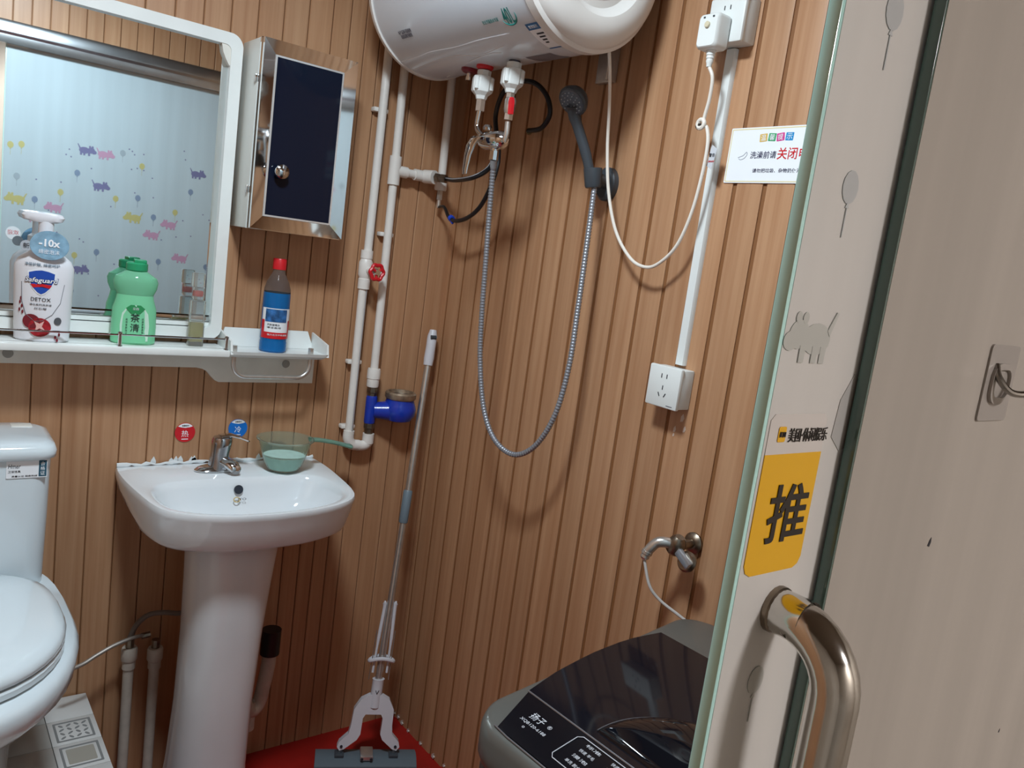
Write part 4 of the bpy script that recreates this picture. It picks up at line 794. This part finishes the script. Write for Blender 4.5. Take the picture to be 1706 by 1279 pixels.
# basin mixer tap
fb = Zp(363, 781, RIM+.002); fb.y = max(fb.y, -.075)
TF = thing('basin_tap', 'chrome single lever tap on the basin deck', 'tap', (fb.x, fb.y, RIM)); M = MW[TF.name]
part('base_plate', G(M).loft([oval(0, 0, z, a, b, 32, 2.2) for z, a, b in ((0, .058, .025), (.003, .058, .025), (.010, .050, .020), (.013, .036, .017))]), CHROME, TF)
part('body', G(M).loft([oval(dx, dy_, z, a, a, 28) for z, a, dx, dy_ in ((.006, .026, 0, 0), (.025, .0235, .001, 0), (.045, .0225, .002, 0), (.060, .0240, .004, .001), (.076, .0250, .006, .002), (.084, .0225, .007, .003), (.087, .014, .008, .003))]), mat('satin_chrome', (176, 178, 182), .16, metal=1, var=.05, scale=60), TF)
part('spout', G(M).loft([[(c[0]+a*math.cos(t), c[1], c[2]+b*math.sin(t)) for t in [2*PI*i/18 for i in range(18)]] for c, a, b in (((.004, -.006, .024), .018, .014), ((.014, -.024, .025), .018, .013), ((.022, -.042, .021), .017, .012), ((.026, -.052, .015), .014, .010), ((.027, -.056, .010), .010, .007))]), CHROME, TF)
part('lever', G(M).loft([[(c[0], c[1]+a*math.cos(t), c[2]+b*math.sin(t)) for t in [2*PI*i/14 for i in range(14)]] for c, a, b in (((.000, .002, .085), .018, .006), ((.024, .0, .090), .016, .005), ((.046, -.003, .084), .013, .0045), ((.066, -.006, .076), .010, .004), ((.072, -.006, .073), .005, .002))]), CHROME, TF)
# green water scoop
sp0 = Zp(478, 786, RIM+.002); SCX, SCY = sp0.x+.000, -.098
SP = thing('water_scoop', 'translucent green plastic water scoop with long handle on the basin', 'scoop', (SCX, SCY, RIM)); M = MW[SP.name]
SCG = mat('scoop_green', (218, 238, 230), .08, trans=.92, ior=1.12)
prof = [(0, .001), (.030, .001), (.040, .004), (.050, .022), (.060, .052), (.067, .080), (.073, .083), (.073, .085), (.0655, .084), (.058, .053), (.048, .024), (.038, .006), (.028, .0035), (0, .0035)]
part('bowl', G(M).lathe(prof, n=44), SCG, SP)
part('water', G(M).lathe([(.036, .006), (.0465, .024), (.053, .040), (0, .040)], n=36), mat('soapy_water', (222, 240, 238), .35, trans=.05, ior=1.1, var=.1, scale=60), SP)
hp_ = [Vector((.068, 0, .079)), Vector((.095, .004, .076)), Vector((.138, .004, .068)), Vector((.176, .004, .058)), Vector((.194, .004, .054))]
g = G(M); rings = []
for c, a, b in zip(spline(hp_, 4), [.013]*4+[.011]*4+[.012]*3+[.014, .0165, .018, .017, .012, .006], [.006]*13+[.006, .007, .006, .004]):
    rings.append([c+Vector((0, a*math.cos(t), b*math.sin(t))) for t in [2*PI*i/14 for i in range(14)]])
part('handle', g.loft(rings), mat('scoop_green_dark', (146, 192, 176), .12, trans=.6, ior=1.2), SP)
# pipes under the basin
OLD = mat('old_pvc', (188, 178, 166), .5, var=.12, scale=30)
for px0, py0, px1, py1, lab in ((216, 1078, 209, 1260, 'white supply stub pipe nearest the toilet below the basin'), (259, 1078, 251, 1236, 'white supply stub pipe nearest the basin pedestal')):
    a = A(px0, py0, -.05); t = thing('supply_pipe', lab, 'pipe', (a.x, -.05, 0), 'supply stubs under the basin')
    part('pipe', G().tube([(a.x, -.05, 0), (a.x, -.05, a.z-.02)], .0125, 14), OLD, t); part('coupling', G().lathe([(.0155, -.055), (.0155, -.036), (.017, -.034), (.019, -.030), (.019, -.004), (.017, 0)], a, n=18), OLD, t); part('nipple', G().cyl(a-Vector((0, 0, .002)), a+Vector((0, 0, .022)), .010, n=8), TARN, t)
p0 = A(216, 1068, -.05); hs = thing('toilet_supply_hose', 'thin grey braided hose from the stub pipe to the toilet', 'hose', p0)
pts = [A(243, 1057, -.06), A(222, 1062, -.07), A(190, 1075, -.08), A(160, 1092, -.09), A(138, 1106, -.10), A(110, 1118, -.11)]
part('hose', G().tube(spline(pts, 7), .0048, 10), mat('braided_grey', (150, 142, 134), .4, metal=.4), hs); part('end_nut', G().cyl(pts[0]+Vector((.010, 0, 0)), pts[0]+Vector((-.010, 0, -.002)), .008, n=8), TARN, hs)
h2 = thing('basin_supply_hose', 'dark hose arching from the stub pipe behind the pedestal', 'hose', p0+Vector((0, 0, .02)))
part('hose', G().tube(spline([p0+Vector((0, 0, .01)), A(228, 1040, -.055), A(248, 1024, -.06), A(275, 1020, -.07), A(300, 1021, -.08), A(330, 1010, -.09)], 7), .0065, 10), mat('hose_dark_grey', (104, 92, 84), .5), h2)
h3 = thing('drain_side_hose', 'thin dark hose curling beside the pedestal above the drain trap', 'hose', A(440, 960, -.08))
part('hose', G().tube(spline([A(436, 925, -.09), A(443, 950, -.08), A(441, 985, -.08), A(430, 1015, -.09), A(424, 1040, -.10)], 7), .005, 8), BLACK, h3)
dr = [A(449, 1075, -.08), A(447, 1105, -.08), A(438, 1145, -.08), A(430, 1172, -.08), A(417, 1184, -.09), A(407, 1170, -.10), A(400, 1140, -.11)]
DT = thing('drain_trap', 'yellowed drain trap pipe beside the pedestal', 'pipe', A(420, 1180, -.08))
part('trap_pipe', G().tube(spline(dr, 7), .019, 16), OLD, DT); part('dark_sleeve', G().cyl(A(453, 1048, -.08), A(449, 1088, -.08), .026, n=18), BLACK, DT); q = A(412, 1196, -.085); part('drain_foot', G().lathe([(.020, -.05), (.020, .012), (.017, .03)], q+Vector((0, 0, .02)), n=16), OLD, DT)

# ------------------------------------------------------------------ tiled platform and toilet
PZ = .30; PX1 = -.905
PL = thing('tiled_platform', 'raised platform of white and patterned tiles under the toilet', 'platform', ((XL+PX1)/2, -.45, 0))
g = G(); g.box(((XL+PX1)/2, -.475, (PZ-.006)/2), (PX1-XL, .93, PZ-.006)); part('base', g, mat('grout_grey', (150, 148, 144), .8), PL)
TW = mat('tile_white', (206, 206, 204), .25, coat=.2, var=.03, scale=12); TG = mat('tile_grey', (172, 172, 168), .3, var=.05, scale=12); TPA = mat('tile_pattern_ink', (128, 130, 130), .5); TP2 = mat('tile_taupe', (160, 156, 146), .4)
g = G(); g.box((0, 0, -.003), (.0985, .0985, .006), .0008); tm = {0: mesh_of(g, 'tile', TW), }; g = G(); g.box((0, 0, -.003), (.0985, .0985, .006), .0008); tm[1] = mesh_of(g, 'tile', TG)
nx, ny = 8, 9
for i in range(nx):
    for j in range(ny):
        x, y = PX1-.05-i*.1, -.055-j*.1; kind = 1 if i == 1 or i == 3 else 0
        o = bpy.data.objects.new('tile', tm[kind]); COL.objects.link(o); o.parent = PL; o.location = Vector((x, y, PZ))-MW[PL.name].translation
        MW[o.name] = TR((x, y, PZ))
        if (i == 0 and j % 3) or (i == 1 and j % 3 == 0 and j):
            M = TR((x, y, PZ)); part('inlay_border', G(M).ring(rrect(.078, .078, .002, 2), rrect(.068, .068, .002, 2), 0, .0006), TPA, o)
            if j % 3 == 1 or i == 1:
                for a in range(4):
                    for b in range(4): part('inlay_mark', G(M @ TR((-.024+.016*a, -.024+.016*b, 0)) @ Matrix.Rotation(.7+(a+b) % 2*1.5, 4, 'Z')).prism(ell(.007, .003, 8), 0, .0006), TPA, o)
            else: part('inlay_field', G(M).prism(rrect(.056, .056, .003, 2), 0, .0005), TP2, o)
g = G(); g.box(((XL+PX1)/2, -.944, PZ/2), (PX1-XL, .010, PZ), .001); part('front_facing', g, TW, PL)
TCX = -1.213
TO = thing('toilet', 'white one-piece toilet with closed lid on the tiled platform', 'toilet', (TCX, -.3, PZ)); TCER = mat('toilet_ceramic', (214, 226, 232), .1, coat=.4, var=.02, scale=5)
def rb(w_, d, z, r, yc): return [(TCX+x, yc+y, z) for x, y in rrect(w_, d, r, 8)]
part('tank', G().loft([rb(.356, .18, .64, .045, -.108), rb(.358, .184, .72, .042, -.110), rb(.363, .190, .84, .04, -.113), rb(.366, .192, .968, .035, -.114)]), TCER, TO, sharp=60)
part('tank_lid', G().loft([rb(.372, .198, .966, .035, -.116), rb(.382, .204, .969, .036, -.118), rb(.384, .206, .982, .036, -.118), rb(.376, .200, .994, .04, -.118), rb(.35, .176, 1.001, .045, -.118), rb(.2, .1, 1.003, .045, -.118)]), TCER, TO, sharp=60)
g = G(); g.box((TCX+.140, -.060, 1.0015), (.040, .030, .004), .002); part('flush_button', g, CREAM, TO)
def dsh(hw_, y0, y1, z, n=40, sq=2.3):
    L_ = (y0-y1)/2; yc = (y0+y1)/2; out = []
    for i in range(n):
        a = 2*PI*i/n; c, s = math.cos(a), math.sin(a); pw = 2.0 if s < 0 else 3.2
        out.append((TCX+hw_*math.copysign(abs(c)**(2/pw), c), yc+L_*math.copysign(abs(s)**(2/pw), s), z))
    return out
part('bowl', G().loft([dsh(.115, -.06, -.50, PZ), dsh(.112, -.06, -.49, PZ+.06), dsh(.118, -.05, -.50, PZ+.16), dsh(.145, -.03, -.57, PZ+.25), dsh(.190, -.03, -.66, PZ+.305), dsh(.210, -.03, -.690, PZ+.335), dsh(.213, -.03, -.695, PZ+.368), dsh(.204, -.03, -.686, PZ+.384), dsh(.10, -.08, -.5, PZ+.386)]), TCER, TO, sharp=60)
part('seat', G().loft([dsh(.176, -.205, -.652, PZ+.386), dsh(.181, -.203, -.657, PZ+.390), dsh(.181, -.203, -.657, PZ+.400), dsh(.178, -.205, -.654, PZ+.404)]), TCER, TO)
part('lid', G().loft([dsh(.176, -.208, -.650, PZ+.405), dsh(.182, -.205, -.656, PZ+.410), dsh(.182, -.205, -.656, PZ+.418), dsh(.176, -.210, -.650, PZ+.428), dsh(.158, -.222, -.630, PZ+.435), dsh(.10, -.27, -.56, PZ+.440), dsh(.02, -.35, -.45, PZ+.441)]), TCER, TO, sharp=60)
p = A(45, 781, -.212); LM = FA(p.x, p.z, -.2105)
part('label', G(LM).prism(rrect(.072, .038, .001, 2), -.004, .0008), PAPER, TO); part('label_end', G(LM).prism(rrect(.014, .034, .001, 2, (.028, 0)), .0008, .0011), mat('label_teal', (40, 84, 104), .4), TO)
text('label_lettering', 'Hmer', LM @ TR((-.022, .006, .0008)), .009, INK, TO, width=.022, shear=.2); text('label_small_lettering', '卫浴洁具', LM @ TR((-.022, -.005, .0008)), .005, INK, TO, width=.022)
for k in range(3): text('label_end_character', '合格证'[k], LM @ TR((.028, .010-.010*k, .0011)), .008, PAPER, TO)
text('label_footer', '质量认证 服务热线', LM @ TR((-.004, -.015, .0008)), .0035, INK, TO, width=.045)

# ------------------------------------------------------------------ washing machine
WO = Vector((-.640, -1.195, 0)); wa = math.radians(3.5); e1 = Vector((math.cos(wa), math.sin(wa), 0)); e2 = Vector((math.sin(wa), -math.cos(wa), 0)); WD, WW = .530, .555
WMm = thing('washing_machine', 'dark grey top loading washing machine with black glass lid', 'washing machine', WO+e1*WD/2+e2*WW/2)
def zt_(t): u = min(max(t/WD, 0), 1); return .852+.050*math.sin(u*PI*.62)
def wp(t, s, dz=0.0, z=None): q = WO+e1*t+e2*s; q.z = (zt_(t)+dz) if z is None else z; return q
WG = mat('washer_grey', (98, 98, 94), .32, metal=.3, var=.03, scale=10); WG2 = mat('washer_body', (84, 82, 80), .3, metal=.4); WBK = mat('washer_black_glass', (20, 20, 26), .06, spec=.4); WPN = mat('washer_panel', (17, 17, 22), .16)
def wr(ins, dz=None, z=None, r=.06): return [wp(WD/2+a, WW/2+b, dz or 0, z) for a, b in rrect(WD-2*ins, WW-2*ins, max(r-ins, .004), 8)]
part('cabinet', G().loft([wr(.012, z=.02), wr(.006, z=.05), wr(.006, z=.78), wr(.010, z=.80)]), WG2, WMm)
part('top_housing', G().loft([wr(.004, z=.795), wr(0, z=.805), wr(0, -.014), wr(.003, -.005), wr(.008, -.001), wr(.014, 0), wr(.06, 0, r=.09), wr(.13, 0, r=.15), wr(.2, 0, r=.22), wr(.25, 0, r=.3)]), WG, WMm, sharp=40)
for s_ in (.06, WW-.06):
    for t_ in (.06, WD-.06): q = wp(t_, s_, z=0); part('foot', G().lathe([(.022, 0), (.022, .014), (.016, .022)], q, n=14), BLACK, WMm)
def sheet(poly, dz0, dz1): 
    """thin curved sheet following the top; poly in (t, s)"""
    g = G(); n = 10; ts = [min(p[0] for p in poly), max(p[0] for p in poly)]
    def span(t):
        xs = []
        for k in range(len(poly)):
            (a, b), (c, d) = poly[k], poly[(k+1) % len(poly)]
            if abs(c-a) < 1e-9:
                if abs(t-a) < 1e-6: xs += [b, d]
                continue
            u = (t-a)/(c-a)
            if -1e-6 <= u <= 1+1e-6: xs.append(b+u*(d-b))
        return min(xs), max(xs)
    rows = []
    for i in range(n+1):
        t = ts[0]+(ts[1]-ts[0])*i/n; a, b = span(min(max(t, ts[0]+1e-6), ts[1]-1e-6)); rows.append((t, a, b))
    top = [[wp(t, a+(b-a)*j/8, dz1) for j in range(9)] for t, a, b in rows]; bot = [[wp(t, a+(b-a)*j/8, dz0) for j in range(9)] for t, a, b in rows]
    ring_rows = [t_ + b_[::-1] for t_, b_ in zip(top, bot)]
    return g.loft(ring_rows)
lt0, lt1 = .098, .390
lid_poly = [(lt0, .026), (.16, .018), (.24, .016), (.32, .020), (lt1, .034), (lt1, WW-.034), (.32, WW-.020), (.24, WW-.016), (.16, WW-.018), (lt0, WW-.026)]
LID = part('lid', sheet(lid_poly, -.004, .0045), WBK, WMm, 'black glass lid', sharp=40)
part('control_panel', sheet([(.014, .056), (.095, .027), (.095, WW-.027), (.014, WW-.056)], -.004, .003), WPN, WMm, 'black control panel', sharp=40)
part('panel_trim', G().tube([wp(.0965, .026, .0035), wp(.0965, WW-.026, .0035)], .0016, 8), mat('trim_silver', (150, 150, 156), .25, metal=.8), WMm)
part('front_trim', G().tube([wp(.014, .050, .002), wp(.012, .08, .0015), wp(.012, WW-.08, .0015), wp(.014, WW-.05, .002)], .0014, 8), mat('trim_silver', (0, 0, 0)), WMm)
# raised window on the lid
dc = (lt0+.012, WW*.54)
rg = []
for k, (rad_, dz) in enumerate(((1, .0045), (.97, .010), (.9, .015), (.7, .024), (.4, .031), (.05, .033))):
    rg.append([wp(dc[0]+.128*rad_*math.sin(a)+.055*(1-rad_), dc[1]+.145*rad_*math.cos(a), dz*(1 if True else 0)) for a in [PI*i/36 for i in range(37)]])
part('lid_window', G().loft(rg), mat('smoked_dome', (12, 14, 20), .05, spec=.5), LID, sharp=60)
part('window_rim', G().tube([wp(dc[0]+.129*math.sin(a), dc[1]+.146*math.cos(a), .006) for a in [PI*i/40 for i in range(41)]], .0012, 6), mat('rim_grey', (110, 112, 118), .25, metal=.6), LID)
WI = mat('panel_white_ink', (196, 198, 204), .5)
def wmap(t, s, dz=.0034): return lambda p: wp(t+p.y, s+p.x, dz+p.z)
text('brand_lettering', '扬子', None, .014, WI, WMm, .026, .0003, wmap(.066, .082)); text('registered_mark', '®', None, .007, WI, WMm, None, .0003, wmap(.066, .106))
text('model_lettering', 'XQB120-6188', None, .0062, WI, WMm, .050, .0003, wmap(.050, .088)); text('dot_mark', 'o', None, .004, WI, WMm, None, .0003, wmap(.040, .080))
fr = [wp(t, s, .0042) for t, s in ((.088, .150), (.088, .40), (.082, .406), (.036, .406), (.030, .40), (.030, .150), (.036, .144), (.082, .144), (.088, .150))]
part('panel_frame', G().tube(fr, .0007, 6), WI, WMm)
rows = ['标准 大物', '快速 羊毛', '浸泡 洁筒', '单洗 脱水']
for k, s_ in enumerate((.176, .222, .268, .314, .360)):
    for j in range(4): text('programme_lettering', rows[(j+k) % 4][:3+(k+j) % 2*2].strip(), None, .0058, WI, WMm, .026, .0003, wmap(.081-.013*j, s_))
part('start_button', G().tube([wp(.058+.010*math.sin(a), .340+.010*math.cos(a)*1.2, .0042) for a in [2*PI*i/24 for i in range(25)]], .0008, 6), WI, WMm)

# ------------------------------------------------------------------ mop in the corner
MT, MBs = Vector((-.040, -.034, 1.262)), Zp(603, 1272, .03); MBs = Vector((-.215, -.225, .02))
ax_ = (MT-MBs).normalized()
def mp_(s): return MBs + ax_*s
LM_ = (MT-MBs).length
def at_h(px, py):   # distance along the mop stick nearest to that line of sight
    d = ray(px, py).normalized(); w0 = MBs-CAM; b = ax_.dot(d); return (b*d.dot(w0)-ax_.dot(w0))/(1-b*b)
MP = thing('butterfly_mop', 'folding sponge mop with steel pole leaning in the corner', 'mop', MBs)
s_h0, s_g0, s_g1, s_c = at_h(710, 608), at_h(672, 815), at_h(666, 870), at_h(624, 1140)+.014
MWH = mat('mop_white', (206, 206, 212), .35)
part('grip', G().tube([mp_(s_h0), mp_(s_h0+.02), mp_(LM_-.05), mp_(LM_-.02), mp_(LM_)], [.0135, .0150, .0142, .0148, .010], 16), MWH, MP)
hs_ = mp_(LM_-.02); part('hanging_hole', G().cyl(hs_+Vector((-.012, -.012, 0)), hs_+Vector((.004, -.014, 0)), .006, n=12), DGREY, MP)
part('pole', G().tube([mp_(s_c-.02), mp_(s_h0+.01)], .0100, 14), STEEL, MP)
part('joint_sleeve', G().tube([mp_(s_g1), mp_(s_g1+.004), mp_(s_g0-.004), mp_(s_g0)], [.0115, .0135, .0135, .0115], 16), mat('sleeve_blue_grey', (112, 128, 138), .4), MP)
side = (Zp(690, 1275, .03)-Zp(520, 1275, .03)).normalized(); nrm = ax_.cross(side).normalized()
MFm = Matrix(((side.x, ax_.x, -nrm.x, 0), (side.y, ax_.y, -nrm.y, 0), (side.z, ax_.z, -nrm.z, 0), (0, 0, 0, 1)))
# pull levers with a ring
for sg in (-1, 1):
    s0, s1 = at_h(634, 1120), at_h(645, 1003)
    pts = [mp_(s0)+side*(.020*sg), mp_((s0+s1)/2)+side*(.018*sg), mp_(s1-.01)+side*(.015*sg), mp_(s1)+side*(.019*sg)]
    lv_ = part('pull_arm', G().tube(spline(pts, 4), [.0035]*4+[.0050]*5+[.006]*4, 8), MWH, MP)
    part('pull_wire', G().tube([mp_(s0-.02)+side*(.028*sg), mp_((s0+s1)/2+.02)+side*(.026*sg)], .0013, 6), STEEL, MP)
rs_ = at_h(631, 1094); ringp = [mp_(rs_)+side*(.034*math.cos(a))+nrm*(.016*math.sin(a))+ax_*(-.010*math.cos(a)*math.cos(a)) for a in [2*PI*i/36 for i in range(37)]]
part('pull_ring', G().tube(ringp, .0058, 8, False), MWH, MP)
M = TR(mp_(s_c)) @ MFm
part('pole_socket', G(M).lathe([(.017, -.075), (.016, -.03), (.0165, 0), (.0175, .004)], ax=(0, 1, 0), n=20), MWH, MP)
text('socket_mark', 'V', M @ TR((0, -.030, .0168)), .012, INK, MP)
yoke = [(-.018, -.040), (.018, -.040), (.040, -.052), (.056, -.080), (.058, -.125), (.062, -.150), (.084, -.172), (.088, -.186), (.080, -.196), (.068, -.192), (.036, -.166), (.028, -.150), (.028, -.105), (.022, -.094), (-.022, -.094), (-.028, -.105), (-.028, -.150), (-.036, -.166), (-.068, -.192), (-.080, -.196), (-.088, -.186), (-.084, -.172), (-.062, -.150), (-.058, -.125), (-.056, -.080), (-.040, -.052)]
part('yoke', G(M).prism(yoke[::-1], -.012, .012), MWH, MP)
for x in (-.076, .076): part('pivot_pin', G(M).cyl((x, -.184, .010), (x, -.184, .015), .004, n=10), INK, MP); 
HG = mat('mop_head_grey', (92, 104, 112), .45)
hb2 = MBs.copy(); hb2.z = 0
HM = Matrix(((side.x, -side.y, 0, hb2.x), (side.y, side.x, 0, hb2.y), (0, 0, 1, 0), (0, 0, 0, 1)))
hd_ = G(HM).loft([[(x, y, z) for y, z in ((-.045, .030), (-.040, .050), (-.012, .060), (.012, .060), (.040, .050), (.045, .030))] for x in (-.142, -.136, 0, .136, .142)]); part('head_plate', hd_, HG, MP, sharp=20)
g = G(HM); g.box((0, 0, .0155), (.280, .080, .031), .008); part('sponge', g, mat('sponge_blue_grey', (120, 132, 138), .9, bump=.5, scale=90), MP)
for x in (-.076, .076):
    g = G(); g.cyl(M @ Vector((x, -.188, 0)), HM @ Vector((x, 0, .056)), .008, n=10); part('link', g, DGREY, MP); g = G(HM); g.box((x, 0, .062), (.026, .03, .010), .002); part('link_base', g, DGREY, MP)
g = G(HM); g.box((0, -.004, .066), (.036, .05, .014), .003); part('hinge_plate', g, STEEL, MP)
for x in (-.013, .013): part('hinge_rivet', G(HM).cyl((x, -.028, .066), (x, -.032, .066), .004, n=8), INK, MP)
